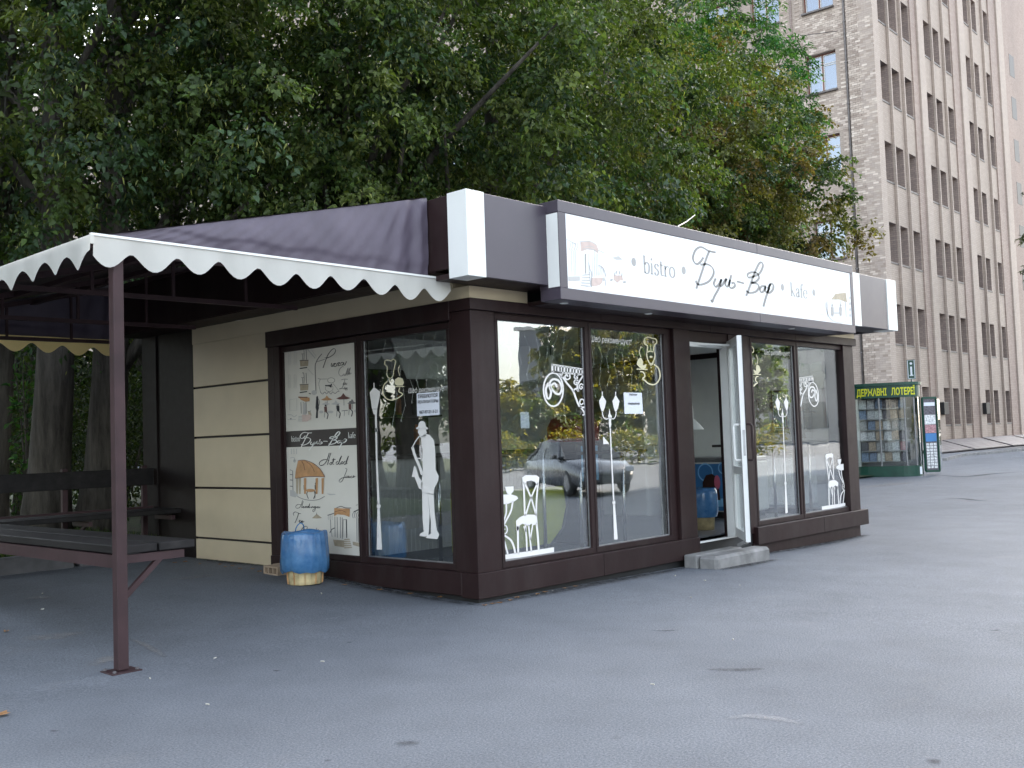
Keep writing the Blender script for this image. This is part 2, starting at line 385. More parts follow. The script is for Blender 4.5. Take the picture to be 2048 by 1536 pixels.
# flat print: strokes and fills on a plane
def smoothline(p, k=6):
    p = [np.array(q, float) for q in p]
    if len(p) < 3: return p
    out = []
    for i in range(len(p)-1):
        a, b, c, d = p[max(i-1, 0)], p[i], p[i+1], p[min(i+2, len(p)-1)]
        for j in range(k):
            t = j/k; out.append(.5*((2*b)+(-a+c)*t+(2*a-5*b+4*c-d)*t*t+(-a+3*b-3*c+d)*t**3))
    out.append(p[-1]); return out
class Print:
    """2-D marks; put() lays them on a plane origin + u*x + v*y as one sub-part per colour"""
    def __init__(s): s.q = []
    def line(s, pts, w, col, smooth=True, closed=False, pen=None):
        if closed: pts = list(pts)+[pts[0], ]
        p = smoothline(pts) if smooth else [np.array(q, float) for q in pts]
        n = len(p)
        if n < 2: return s
        L = []; Rr = []
        for i in range(n):
            d = p[min(i+1, n-1)]-p[max(i-1, 0)]; d = d/(np.linalg.norm(d)+1e-9); nn = np.array([-d[1], d[0]])
            ww = w
            if pen is not None:  # broad-pen: (angle, thin ratio)
                c = abs(d[0]*math.sin(pen[0])-d[1]*math.cos(pen[0])); ww = w*(pen[1]+(1-pen[1])*c)
            L.append(p[i]+nn*ww/2); Rr.append(p[i]-nn*ww/2)
        v = L+Rr; s.q.append((col, v, [(i, i+1, n+i+1, n+i) for i in range(n-1)])); return s
    def fill(s, pts, col, smooth=False):
        p = smoothline(list(pts)+[pts[0]])[:-1] if smooth else [np.array(q, float) for q in pts]
        t = tessellate_polygon([[Vector((q[0], q[1], 0)) for q in p]])
        s.q.append((col, p, [tuple(x) for x in t])); return s
    def disc(s, c, rx, ry, col, n=16):
        return s.fill([(c[0]+rx*math.cos(2*math.pi*i/n), c[1]+ry*math.sin(2*math.pi*i/n)) for i in range(n)], col)
    def ring(s, c, rx, ry, w, col, n=28):
        p = [(c[0]+rx*math.cos(2*math.pi*i/n), c[1]+ry*math.sin(2*math.pi*i/n)) for i in range(n+1)]
        return s.line(p, w, col, smooth=False)
    def map(s, fn):
        r = Print(); r.q = [(c, [np.array(fn(p[0], p[1])) for p in v], f) for c, v, f in s.q]; return r
    def __add__(s, o): r = Print(); r.q = s.q+o.q; return r
    def put(s, name, parent, fn3, mats, nrm, lift=.0015, label=None):
        """fn3(x, y) -> world point on the surface; nrm the way it faces; every colour lies a hair above the last"""
        cols = []
        for c, _, _ in s.q:
            if c not in cols: cols.append(c)
        nrm = np.array(nrm, float); out = []
        for k, c in enumerate(cols):
            g = G()
            for cc, v, f in s.q:
                if cc == c: g.add([np.array(fn3(p[0], p[1]))+nrm*(lift+.0011*k) for p in v], f)
            me = bpy.data.meshes.new(name); me.from_pydata(g.v, [], g.f); me.materials.append(MAT[mats.get(c, c)])
            o = bpy.data.objects.new(name, me); place(o, parent); out.append(o)
            if 'drawing' in name or 'lettering' in name or 'print' in name: o['kind'] = 'stuff'
        return out

def text_geo(body, size, shear=0, bold=0, align='LEFT', spacing=1.0):
    """letters of the built-in typeface as 2-D triangles (list of verts, faces)"""
    cu = bpy.data.curves.new('t', 'FONT'); cu.body = body; cu.size = size; cu.shear = shear; cu.offset = bold; cu.align_x = align
    cu.space_character = spacing; cu.resolution_u = 3
    o = bpy.data.objects.new('t', cu); COL.objects.link(o)
    dg = bpy.context.evaluated_depsgraph_get(); me = bpy.data.meshes.new_from_object(o.evaluated_get(dg))
    v = [np.array((q.co.x, q.co.y)) for q in me.vertices]; f = [tuple(p.vertices) for p in me.polygons]
    bpy.data.objects.remove(o); bpy.data.curves.remove(cu); bpy.data.meshes.remove(me)
    return v, f
def text_print(body, size, col, x=0, y=0, **k):
    v, f = text_geo(body, size, **k); p = Print(); p.q.append((col, [q+np.array((x, y)) for q in v], f)); return p

def ground_z(x, y):
    s = lambda a, b, t: (lambda u: u*u*(3-2*u))(max(0, min(1, (t-a)/(b-a))))
    z = -.095*s(0, 8, x)+.095*s(9, 24, x)
    z += .148*s(-.3, 3.4, y)*(1-s(1.0, 3.0, x))*s(-9, -5, x)
    z += .10*s(26, 40, x)
    return z

# ------------------------------------------------------------------ ground
def axis(lo, hi, fine_lo, fine_hi, step, grow=1.35):
    a = list(np.arange(fine_lo, fine_hi+1e-6, step)); s = step
    while a[-1] < hi: s *= grow; a.append(min(hi, a[-1]+s))
    s = step; b = []
    x = fine_lo
    while x > lo: s *= grow; x = max(lo, x-s); b.append(x)
    return b[::-1]+a
gx, gy = axis(-500, 700, -12, 50, .8), axis(-600, 600, -10, 12, .8)
g = G(); g.v = [(x, y, ground_z(x, y)) for y in gy for x in gx]
nx = len(gx); g.f = [(j*nx+i, j*nx+i+1, (j+1)*nx+i+1, (j+1)*nx+i) for j in range(len(gy)-1) for i in range(nx-1)]
me = bpy.data.meshes.new('asphalt_ground'); me.from_pydata(g.v, [], g.f); me.materials.append(MAT['asphalt'])
me.polygons.foreach_set('use_smooth', [True]*len(me.polygons))
ground = bpy.data.objects.new('asphalt_ground', me); COL.objects.link(ground); ground['kind'] = 'structure'
ground['label'] = 'grey worn asphalt forecourt in front of the cafe kiosk'
BASE[ground.name] = Vector((0, 0, 0))

# marks lying on the asphalt: pale scuffs, dark cracks (each a thin sheet with worn edges)
def m_mark(name, col, strength):
    m, t, b = M_(name); b.inputs['Base Color'].default_value = (*col, 1); b.inputs['Roughness'].default_value = .9
    at = nd(t, 'ShaderNodeAttribute', attribute_name='Fade'); n = ramp(t, noise(t, 14, 6, .7), [(.35, (.15, .15, .15)), (.65, (1, 1, 1))])
    mu = nd(t, 'ShaderNodeMath', operation='MULTIPLY'); lk(t, at.outputs['Fac'], mu.inputs[0]); lk(t, n, mu.inputs[1])
    m2 = nd(t, 'ShaderNodeMath', operation='MULTIPLY'); lk(t, mu.outputs[0], m2.inputs[0]); m2.inputs[1].default_value = strength
    lk(t, m2.outputs[0], b.inputs['Alpha']); return m
MAT['scuff'] = m_mark('pale_scuff', (.34, .33, .33), .75); MAT['crack'] = m_mark('tar_crack', (.02, .02, .022), 1.0); MAT['stain'] = m_mark('dark_stain', (.035, .035, .037), .8)
MAT['dusty'] = m_mark('pale_dust', (.30, .28, .26), .6)
def mark(name, pts, w, mat, n=7):
    p = smoothline(pts, 8); g = G(); fade = []
    for i, q in enumerate(p):
        d = p[min(i+1, len(p)-1)]-p[max(i-1, 0)]; d = d[:2]/(np.linalg.norm(d[:2])+1e-9); nn = np.array([-d[1], d[0]])
        e = math.sin(math.pi*min(1, max(0, i/(len(p)-1))))**.7
        for k in range(n):
            s = (k/(n-1)-.5); x, y = q[0]+nn[0]*s*w*(.4+.6*e), q[1]+nn[1]*s*w*(.4+.6*e)
            g.v.append((x, y, ground_z(x, y)+.005)); fade.append(e*(1-abs(2*s))**.8)
    g.f = [(i*n+k, i*n+k+1, (i+1)*n+k+1, (i+1)*n+k) for i in range(len(p)-1) for k in range(n-1)]
    me = bpy.data.meshes.new(name); me.from_pydata(g.v, [], g.f); me.materials.append(MAT[mat])
    a = me.attributes.new('Fade', 'FLOAT', 'POINT'); a.data.foreach_set('value', fade)
    o = bpy.data.objects.new(name, me); place(o, ground); return o
gp = lambda u, v, z=0: onplane(u, v, 2, z)[:2]
mark('scuff_mark', [gp(1450, 1440), gp(1500, 1434), gp(1560, 1441), gp(1612, 1453)], .10, 'scuff')
mark('scuff_mark', [gp(180, 1338), gp(215, 1325), gp(240, 1318)], .22, 'dusty')
mark('scuff_mark', [gp(262, 1290), gp(300, 1302), gp(330, 1318)], .08, 'dusty')
mark('scuff_mark', [gp(40, 1285, .05), gp(110, 1278, .05), gp(170, 1270, .05)], .30, 'dusty')
mark('scuff_mark', [gp(45, 1210, .1), gp(75, 1206, .1), gp(100, 1208, .1)], .2, 'dusty')
mark('scuff_mark', [gp(335, 1170, .1), gp(390, 1160, .12), gp(430, 1153, .13)], .22, 'dusty')
mark('scuff_mark', [gp(1735, 972), gp(1790, 966), gp(1830, 964)], .7, 'dusty')
mark('tar_crack', [gp(1885, 992), gp(1920, 991), gp(1955, 994), gp(1975, 993)], .20, 'crack')
mark('tar_crack', [gp(1870, 950), gp(1930, 953), gp(1985, 948), gp(2040, 944)], .35, 'crack')
mark('tar_crack', [gp(2005, 985), gp(2048, 982)], .16, 'crack')
mark('tar_crack', [gp(1730, 970), gp(1780, 972)], .3, 'stain')
for u, v, w, l in ((815, 1487, .10, 26), (655, 1522, .04, 8), (555, 1342, .04, 9), (110, 1463, .03, 10), (1866, 1523, .09, 14), (1990, 1260, .05, 10), (700, 1285, .03, 6), (1330, 1262, .05, 30), (330, 1316, .03, 8), (1470, 1340, .10, 60)):
    mark('dark_stain', [gp(u-l, v), gp(u, v+1), gp(u+l, v-1)], w, 'stain')

for p in ([(-.06, -.06), (1.0, -.07), (2.2, -.06), (3.1, -.07)], [(-.07, -.1), (-.09, 1.0), (-.08, 2.2), (-.06, 3.2)], [(4.3, -.03), (5.6, -.05), (7.0, -.03), (7.6, -.02)], [(-.03, 3.1), (-.06, 3.8), (-.05, 4.7)], [(3.05, -.46), (3.6, -.47), (4.25, -.46)]):
    mark('grime_line', p, .34, 'stain'); mark('grime_line', [(a+.01, b-.01) for a, b in p], .18, 'stain')
# lawn behind its kerb
g = G(); g.v = []; lx = list(np.arange(-40, 22.1, 1)); ly = [5.32, 5.6, 6.2, 7.2, 9, 12, 16, 22, 30, 40]
def lawn_z(x, y): return .335+.03*math.sin(x*1.3)+.03*math.sin(y*1.1+x*.4)-(.0 if y > 5.5 else .02)
g.v = [(x, max(y, 6.15 if x > -.06 else 5.32), lawn_z(x, y) if x < .5 else .05) for y in ly for x in lx]; n = len(lx)
g.f = [(j*n+i, j*n+i+1, (j+1)*n+i+1, (j+1)*n+i) for j in range(len(ly)-1) for i in range(n-1)]
lawn = part('lawn_soil', g, 'soil', None, recalc=False); lawn['kind'] = 'structure'; lawn['label'] = 'shaded earth and turf under the trees behind the kerb'
kerb = bpy.data.objects.new('kerb', None); COL.objects.link(kerb); kerb.location = (-5, 5.2, .1); BASE[kerb.name] = Vector(kerb.location)
kerb['kind'] = 'structure'; kerb['label'] = 'dark kerb of long stones along the lawn edge'
for k in range(12):
    x1 = -.04-k*1.0-(.05 if k else 0)-.12
    part('kerb_stone', G().box(x1-.985, x1, 5.15+random.uniform(-.012, .012), 5.31, .05, .335+random.uniform(-.008, .008), .018), 'kerb_dark', kerb)

# ------------------------------------------------------------------ cafe kiosk
kio = thing('cafe_kiosk', (3.75, 2.9, -.1), 'dark brown glazed street cafe with a long white sign and cream corner trims', 'kiosk')
def glz(x, z, y=.06):
    k = (y-CAM[1])/(0-CAM[1]); return CAM[0]+(x-CAM[0])*k, 1.4+(z-1.4)*k
# bases and plinths
part('base', G().box(.02, 3.38, .03, 5.85, -.12, .05), 'dark', kio, 'dark recessed footing')
part('base', G().box(4.58, 7.46, .0, 5.85, -.2, .07), 'brown', kio)
for a, b in ((-.03, 1.698), (1.702, 3.405)): part('plinth', G().box(a, b, -.03, .18, .045, .263, .004), 'brown', kio)
part('plinth', G().box(-.03, .15, .182, 3.10, .06, .263, .006), 'brown', kio)
for a, b in ((4.62, 6.298), (6.302, 7.635)): part('plinth', G().box(a, b, -.05, .18, .06, .265, .004), 'brown', kio)
part('plinth', G().box(7.44, 7.63, .182, 5.85, .06, .265, .006), 'brown', kio)
part('threshold', G().box(3.40, 4.60, .02, .30, .0, .19, .004), 'dark', kio)
part('threshold_strip', G().box(3.42, 4.40, .0, .035, .188, .205), 'white_pvc', kio)
# pillars
part('pillar', G().box(0, .289, 0, .28, .26, 2.545, .005), 'brown', kio)
part('pillar', G().box(3.087, 3.397, -.012, .25, .26, 2.56, .005), 'brown', kio)
part('pillar', G().box(7.203, 7.507, -.0, .28, .26, 2.56, .005), 'brown', kio)
part('door_jamb', G().box(4.43, 4.66, .002, .22, .19, 2.56, .005), 'brown', kio)
part('corner_post', G().box(-.004, .13, 3.0, 3.118, .14, 2.62, .004), 'brown', kio)
# beams
for a, b in ((-.028, 1.798), (1.802, 3.798), (3.802, 5.798), (5.802, 7.56)): part('beam', G().box(a, b, -.03, .24, 2.545, 2.645, .003), 'brown', kio)
part('beam', G().box(-.028, .14, .242, 3.118, 2.475, 2.645, .004), 'brown', kio)
part('beam', G().box(7.3, 7.56, .242, 5.85, 2.545, 2.645, .004), 'brown', kio)
part('trim_strip', G().box(-.012, .735, -.012, .2, 2.646, 2.752), 'cream', kio, 'short cream strip above the corner pillar')
part('trim_strip', G().box(-.012, .19, .201, 4.66, 2.646, 2.829), 'cream', kio)
part('trim_strip', G().box(6.42, 7.55, -.012, .2, 2.646, 2.752), 'cream', kio)
# back section of the left wall, brown boards with deep shade put into their colour
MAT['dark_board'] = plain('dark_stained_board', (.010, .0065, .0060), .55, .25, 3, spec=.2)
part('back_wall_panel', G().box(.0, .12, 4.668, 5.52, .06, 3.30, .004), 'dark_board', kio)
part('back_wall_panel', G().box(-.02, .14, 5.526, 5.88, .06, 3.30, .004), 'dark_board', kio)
part('rear_wall', G().box(.15, 7.44, 5.75, 5.85, .05, 2.9), 'brown', kio)
part('right_wall', G().box(7.40, 7.50, 1.76, 5.75, .26, 2.544), 'brown', kio)
part('added_right_pane', G().box(7.44, 7.448, .29, 1.755, .27, 2.54), 'glass', kio)  # unseen glazing, added on this side to let more light into the interior
part('added_right_mullion', G().box(7.40, 7.50, 1.67, 1.755, .268, 2.542), 'brown', kio)
# cream panels with recessed dark joints
part('joint_backing', G().box(.02, .12, 3.12, 4.665, .05, 2.645), 'joint', kio)
zj = [.09, .388, .966, 1.55, 2.131, 2.645]
for a, b in zip(zj[:-1], zj[1:]):
    part('cream_panel', G().box(-.006, .05, 3.122, 4.66, a+(.012 if a > .1 else 0), b-.012 if b < 2.6 else b, .003), 'cream', kio)
# front and left windows: outer frame, mullion, pane, stickers
def window(name, horiz, a0, a1, z0, z1, depth=.06, left=False):
    """frame bars round an opening [a0,a1] x [z0,z1] and its pane"""
    g = G(); w = .035
    def bx(p0, p1, q0, q1, d0=.028, d1=.11):
        if left: g.box(d0, d1, p0, p1, q0, q1, .003)
        else: g.box(p0, p1, d0, d1, q0, q1, .003)
    bx(a0-w, a0, z0, z1); bx(a1, a1+w, z0, z1); bx(a0-w, a1+w, z1+.0005, z1+w+.02); bx(a0-w, a1+w, z0-w-.02, z0-.0005)
    f = part('window', g, 'brown', kio)
    pg = G()
    if left: pg.box(depth, depth+.008, a0+.002, a1-.002, z0+.002, z1-.002)
    else: pg.box(a0+.002, a1-.002, depth, depth+.008, z0+.002, z1-.002)
    pane = part('pane', pg, 'glass', f)
    bead = G()
    for p0, p1, q0, q1 in ((a0, a0+.012, z0, z1), (a1-.012, a1, z0, z1), (a0+.012, a1-.012, z0, z0+.012)):
        if left: bead.box(depth-.006, depth-.0005, p0, p1, q0, q1)
        else: bead.box(p0, p1, depth-.006, depth-.0005, q0, q1)
    part('glazing_bead', bead, 'steel', f)
    return f
Zb, Zt = .333, 2.49
fx = [(.31, 1.531), (1.629, 2.866), (4.70, 5.744), (5.846, 7.106)]
FW = []
for a, b in fx:
    p0, _ = glz(a, 1); p1, _ = glz(b, 1); _, q0 = glz(a, Zb); _, q1 = glz(a, Zt-.02)
    FW.append((window('window', True, p0, p1, q0, q1), p0, p1, q0, q1))
# fill between window frames and pillars (brown reveals)
def between(x0, x1, z0=.26, z1=2.546): part('window_surround', G().box(x0, x1, .034, .14, z0, z1), 'brown', kio)
between(.29, FW[0][1]-.036); between(FW[0][2]+.036, FW[1][1]-.036); between(FW[1][2]+.036, 3.086)
between(4.661, FW[2][1]-.036); between(FW[2][2]+.036, FW[3][1]-.036) if FW[3][1]-FW[2][2] > .075 else None; between(FW[3][2]+.036, 7.202)
for k in range(4):
    f, p0, p1, q0, q1 = FW[k]
    part('window_surround', G().box(p0-.036, p1+.036, .036, .14, .262, q0-.056), 'brown', kio)
    part('window_surround', G().box(p0-.036, p1+.036, .036, .14, q1+.057, 2.546), 'brown', kio)
def glx(y, z, x=.06):
    k = (x-CAM[0])/(0-CAM[0]); return CAM[1]+(y-CAM[1])*k, 1.4+(z-1.4)*k
LW = []
for a, b in ((.282, 1.476), (1.588, 2.782)):
    p0, _ = glx(a, 1); p1, _ = glx(b, 1); _, q0 = glx(a, .331); _, q1 = glx(a, 2.40)
    LW.append((window('window', False, p0, p1, q0, q1, left=True), p0, p1, q0, q1))
for y0, y1 in ((.281, LW[0][1]-.036), (LW[0][2]+.036, LW[1][1]-.036), (LW[1][2]+.036, 3.0)):
    if y1-y0 > .004: part('window_surround', G().box(.034, .14, y0, y1, .262, 2.474), 'brown', kio)
for f, p0, p1, q0, q1 in LW:
    part('window_surround', G().box(.036, .14, p0-.036, p1+.036, .262, q0-.056), 'brown', kio)
part('frame_pier', G().box(-.002, .13, 2.905, 2.998, .262, 2.474), 'brown', kio)
# door head and the narrow light above the door
part('door_head', G().box(3.398, 4.429, .03, .16, 2.43, 2.545), 'brown', kio)
# roof, ceiling, soffit, fascia
part('roof', G().box(-.30, 8.0, -.30, 6.05, 3.36, 3.44), 'roofing', kio)
part('ceiling', G().box(.15, 7.39, .15, 4.9, 2.62, 2.66), 'white_in', kio)
part('soffit', G().box(-.39, 8.08, -.39, .0, 2.757, 2.80), 'brown', kio)
part('soffit', G().box(-.39, -.013, .002, 5.9, 2.83, 2.86), 'brown', kio)
part('fascia', G().box(-.194, .650, -.40, -.36, 2.756, 3.462, .003), 'fascia', kio)
part('fascia', G().box(6.952, 7.79, -.40, -.36, 2.756, 3.462, .003), 'fascia', kio)
part('fascia', G().box(-.40, -.36, -.175, 5.95, 2.84, 3.455, .003), 'brown', kio)
part('fascia_return', G().box(8.06, 8.10, -.17, 5.95, 2.756, 3.462, .003), 'fascia', kio)
part('corner_box', G().box(-.408, -.196, -.408, -.178, 2.752, 3.468, .003), 'white_clad', kio, 'white corner box at the near end of the fascia')
part('corner_box', G().box(7.815, 8.115, -.408, -.178, 2.752, 3.468, .003), 'white_clad', kio, 'white corner box at the far end of the fascia')
part('sign_return', G().box(.5905, .5925, -.532, -.40, 2.730, 3.386), 'white_clad', kio, 'white side of the sign box')
part('fascia_strip', G().box(6.60, 6.95, -.404, -.362, 2.754, 3.464), 'white_clad', kio)
# sign box
SY = -.54
sx0, sx1, sz0, sz1 = .593, 6.453, 2.618, 3.501; wx0, wx1, wz0, wz1 = .695, 6.381, 2.722, 3.394
mid = 4.03
for x0, x1 in ((sx0, mid-.002), (mid+.002, sx1)):
    part('sign_frame', G().box(x0, x1, SY, -.30, wz1, sz1, .004), 'fascia', kio)
    part('sign_frame', G().box(x0, x1, SY, -.30, sz0, wz0, .004), 'fascia', kio)
part('sign_frame', G().box(sx0, wx0, SY+.0015, -.30, wz0+.001, wz1-.001), 'fascia', kio)
part('sign_frame', G().box(wx1, sx1, SY+.0015, -.30, wz0+.001, wz1-.001), 'fascia', kio)
part('sign_soffit', G().box(.74, 6.42, -.30, .0, 2.62, 2.656), 'brown', kio)
sign = part('sign_board', G().box(wx0+.001, wx1-.001, SY+.008, SY+.04, wz0+.001, wz1-.001), 'sign_face', kio, 'long white sign board with grey script lettering')
for u, v in ((1128, 606), (1297, 627), (1583, 657)):
    p = onplane(u, v, 2, 2.62)
    part('downlight', G().lathe((p[0], p[1], 2.612), [(0, 0), (.028, 0), (.04, .004), (.042, .012)], 14), 'white_clad', kio)

# lettering on the sign: traced in photo points, laid on the sign's own plane
def tr(ox, oy, sc): return lambda x, y: (ox+x/sc, oy+y/sc)
def on_front(y): return lambda u, v: onplane(u, v, 1, y)
def to_xz(pr, ox, oy, sc, y):   # photo trace -> plane coordinates (x, z), metres
    return pr.map(lambda a, b: (lambda q: (q[0], q[2]))(onplane(ox+a/sc, oy+b/sc, 1, y)))
def to_yz(pr, ox, oy, sc, x):
    return pr.map(lambda a, b: (lambda q: (q[1], q[2]))(onplane(ox+a/sc, oy+b/sc, 0, x)))
def script_name(w, col, w2=None):
    P = Print(); w2 = w2 or w
    ps = [[(1062, 358), (1015, 347), (965, 322), (928, 338), (908, 385), (914, 422), (936, 437), (960, 420), (978, 392)],
          [(1018, 350), (1000, 395), (975, 470), (950, 545), (930, 606)],
          [(958, 442), (1010, 440), (1044, 470), (1046, 510), (1015, 556), (965, 577), (935, 572), (928, 550)],
          [(1062, 535), (1050, 570), (1062, 592), (1082, 578), (1102, 540)], [(1102, 540), (1085, 600), (1055, 655), (1038, 695), (1030, 680)],
          [(1090, 588), (1106, 582), (1124, 552), (1136, 536)], [(1136, 536), (1128, 570), (1136, 590), (1152, 578), (1168, 512)], [(1160, 545), (1154, 585), (1170, 602), (1192, 590), (1190, 568), (1170, 566)],
          [(1206, 556), (1230, 562), (1256, 570)],
          [(1270, 655), (1292, 600), (1318, 525), (1340, 470), (1362, 430), (1380, 430), (1384, 455), (1362, 500), (1322, 522), (1285, 528), (1282, 505), (1310, 492)],
          [(1310, 492), (1345, 500), (1358, 530), (1338, 556), (1304, 566)], [(1304, 566), (1345, 572), (1356, 598), (1335, 626), (1294, 634), (1268, 618)],
          [(1398, 588), (1376, 590), (1364, 612), (1374, 630), (1392, 618), (1402, 588), (1400, 618), (1412, 630), (1430, 600)],
          [(1434, 572), (1420, 620), (1402, 675), (1388, 728)], [(1418, 606), (1440, 572), (1456, 582), (1452, 612), (1430, 634), (1414, 626)]]
    for k, p in enumerate(ps): P.line(p, w, col, pen=(.9, .45))
    return P
SX = SY+.008
MAT['sign_ink'] = plain('sign_script_grey', (.23, .225, .22), .4, .2, 2)
name_xz = to_xz(script_name(16, 'sign_ink'), 1120, 400, 3.4133, SX)
S3 = lambda y: (lambda a, b: (a, y, b))
name_xz.put('lettering', sign, S3(SX), {}, (0, -1, 0), .002)
# upright serif letters as broad-pen strokes in a 1-high em; (strokes, serif bars, advance)
def serif(word, h, col):
    P = Print(); x = 0; T = .13
    def st(p, w=T, pen=(0, .32)): P.line([((x+a)*h, b*h) for a, b in p], w*h, col, pen=pen)
    def sf(a, b, c=.24): P.line([((x+a-c/2)*h, b*h), ((x+a+c/2)*h, b*h)], .035*h, col, smooth=False)
    for ch in word:
        if ch == 'b': st([(.08, 1.0), (.08, .02)]); sf(.04, .99, .14); st([(.10, .50), (.26, .64), (.42, .52), (.45, .32), (.40, .10), (.26, -.01), (.08, .06)]); x += .56
        elif ch == 'i': st([(.10, .62), (.10, .0)]); sf(.06, .61, .12); sf(.10, .01); P.disc(((x+.10)*h, .86*h), .075*h, .075*h, col); x += .28
        elif ch == 's': st([(.36, .50), (.30, .62), (.16, .62), (.08, .50), (.14, .38), (.30, .28), (.36, .14), (.26, .0), (.12, .0), (.05, .14)]); x += .46
        elif ch == 't': st([(.13, .84), (.13, .14), (.20, .02), (.32, .05)]); sf(.17, .62, .34); x += .38
        elif ch == 'r': st([(.10, .62), (.10, .0)]); sf(.06, .61, .12); sf(.11, .01); st([(.10, .40), (.20, .56), (.32, .61), (.38, .54)], .1); x += .42
        elif ch == 'o': st([(.26, .62), (.10, .52), (.05, .31), (.10, .10), (.26, .0), (.42, .10), (.47, .31), (.42, .52), (.26, .62)]); x += .56
        elif ch == 'k': st([(.10, 1.0), (.10, .0)]); sf(.06, .99, .14); sf(.11, .01); st([(.12, .28), (.38, .60)], .05); st([(.20, .36), (.44, .02)], .13); sf(.44, .01, .2); x += .58
        elif ch == 'a': st([(.08, .46), (.14, .60), (.28, .62), (.35, .50), (.35, .10), (.44, .03)]); st([(.35, .36), (.14, .28), (.06, .14), (.14, .0), (.26, .03), (.35, .14)]); x += .50
        elif ch == 'f': st([(.36, .90), (.28, 1.0), (.16, .92), (.14, .78), (.14, .0)]); sf(.17, .62, .32); sf(.15, .01); x += .34
        elif ch == 'e': st([(.08, .33), (.42, .34), (.40, .54), (.26, .62), (.10, .52), (.05, .31), (.10, .10), (.26, .0), (.42, .10)]); x += .50
        else: x += .3
    return P, x*h
def at2(P, x, y): return P.map(lambda a, b: (a+x, b+y))
def sgn(u, v): q = onplane(1120+u/3.4133, 400+v/3.4133, 1, SX); return q[0], q[2]
MAT['ink_mid'] = plain('mid_grey_ink', (.36, .35, .34), .45, .1)
b0 = sgn(572, 498); b1 = sgn(790, 525); bh = sgn(570, 378)[1]-sgn(578, 498)[1]
w_, adv = serif('bistro', 1, 'ink_mid'); kx = (b1[0]-b0[0])/adv
at2(w_.map(lambda a, b: (a*kx, b*bh)), b0[0], b0[1]).put('lettering', sign, S3(SX), {}, (0, -1, 0), .002)
k0 = sgn(1575, 655); k1 = sgn(1690, 672); kh = sgn(1575, 562)[1]-sgn(1575, 655)[1]
w_, adv = serif('kafe', 1, 'ink_mid'); kx = (k1[0]-k0[0])/adv
at2(w_.map(lambda a, b: (a*kx, b*kh)), k0[0], k0[1]).put('lettering', sign, S3(SX), {}, (0, -1, 0), .002)
P = Print()
for u, v in ((503, 423), (844, 481), (1518, 596), (1733, 632)):
    q = sgn(u, v); P.disc(q, .038, .042, 'ink_mid')
P.put('lettering', sign, S3(SX), {}, (0, -1, 0), .002)
# drawing of a cafe front at the left end of the sign, terrace at the right end
D = Print()
D.fill([(388, 425), (560, 412), (700, 470), (735, 560), (730, 640), (640, 575), (520, 565), (405, 605)], 'ink_pink')
D.fill([(600, 1110), (810, 1108), (812, 1190), (770, 1245), (690, 1268), (590, 1268)], 'ink_pink')
D.fill([(155, 1085), (380, 1080), (380, 1165), (160, 1168)], 'ink_pale')
for p in ([(360, 405), (450, 408), (590, 415), (690, 475)], [(480, 510), (560, 500), (650, 525)], [(430, 560), (540, 545), (640, 570), (735, 610)], [(125, 372), (305, 465)], [(735, 578), (862, 640)]): D.line(p, 12, 'ink_pale')
for x in (190, 235, 285, 330): D.line([(x, 440), (x+12, 500), (x-15, 560), (x+10, 590)], 10, 'ink_pale')
for x, a, b in ((218, 590, 1070), (262, 590, 1070), (292, 590, 1070), (612, 640, 1095), (655, 600, 1095), (690, 650, 1075), (722, 650, 1075), (820, 720, 870)): D.line([(x, a), (x+8, b)], 9, 'ink_pale', smooth=False)
D.fill([(475, 648), (498, 648), (500, 1030), (482, 1032)], 'ink_mid'); D.line([(475, 652), (550, 652), (556, 1030)], 9, 'ink_pale', smooth=False)
for z in range(5): D.fill([(425-z*8, 1050+z*48), (560, 1035+z*56), (575, 1060+z*56), (420-z*6, 1072+z*48)], 'ink_pale')
D.line([(548, 820), (570, 940), (600, 1020), (602, 1160), (598, 1290)], 10, 'ink_mid'); D.line([(560, 1000), (575, 1150), (595, 1280)], 8, 'ink_mid')
D.line([(740, 872), (800, 900), (850, 980), (872, 1090)], 13, 'ink_mid')
for x in (755, 785, 815): D.line([(x, 900), (x+18, 960), (x-5, 1060)], 8, 'ink_pale')
D.fill([(805, 1110), (850, 1100), (872, 1150), (830, 1180)], 'ink_pale'); D.line([(870, 1150), (872, 1270)], 12, 'ink_pale')
D.fill([(1035, 1060), (1190, 1065), (1210, 1160), (1160, 1150), (1100, 1205), (1030, 1150)], 'ink_pink')
for x, y in ((1085, 1010), (1140, 1020), (1048, 1045), (1185, 1060)): D.line([(x, y-40), (x, y+25)], 14, 'ink_mid', smooth=False)
D.disc((985, 1150), 28, 16, 'ink_mid'); D.disc((1235, 1190), 32, 16, 'ink_mid')
D.fill([(1000, 722), (1120, 690), (1205, 765), (1075, 758)], 'ink_pale')
to_xz(D, 1120, 440, 9.6, SX).put('drawing', sign, S3(SX), {}, (0, -1, 0), .002)
D = Print()
D.fill([(1850, 680), (1880, 640), (1950, 632), (1960, 700), (1905, 680)], 'ink_beige')
for x in (1822, 1856, 1912, 1948): D.line([(x, 690), (x+6, 800)], 5, 'ink_pale', smooth=False)
for x in (1858, 1915): D.disc((x, 720), 6, 9, 'ink_mid'); D.fill([(x-9, 732), (x+9, 732), (x+8, 790), (x-6, 790)], 'ink_mid')
D.line([(1812, 700), (1822, 760), (1850, 815), (1910, 838), (1960, 825)], 4, 'ink_pale'); D.line([(1765, 778), (1800, 780)], 5, 'ink_pale'); D.disc((1885, 772), 26, 7, 'ink_pale')
for k in range(4): D.fill([(1972, 660+k*40), (1985, 658+k*40), (1985, 676+k*40), (1972, 678+k*40)], 'ink_pale')
to_xz(D, 1120, 400, 3.4133, SX).put('drawing', sign, S3(SX), {}, (0, -1, 0), .002)

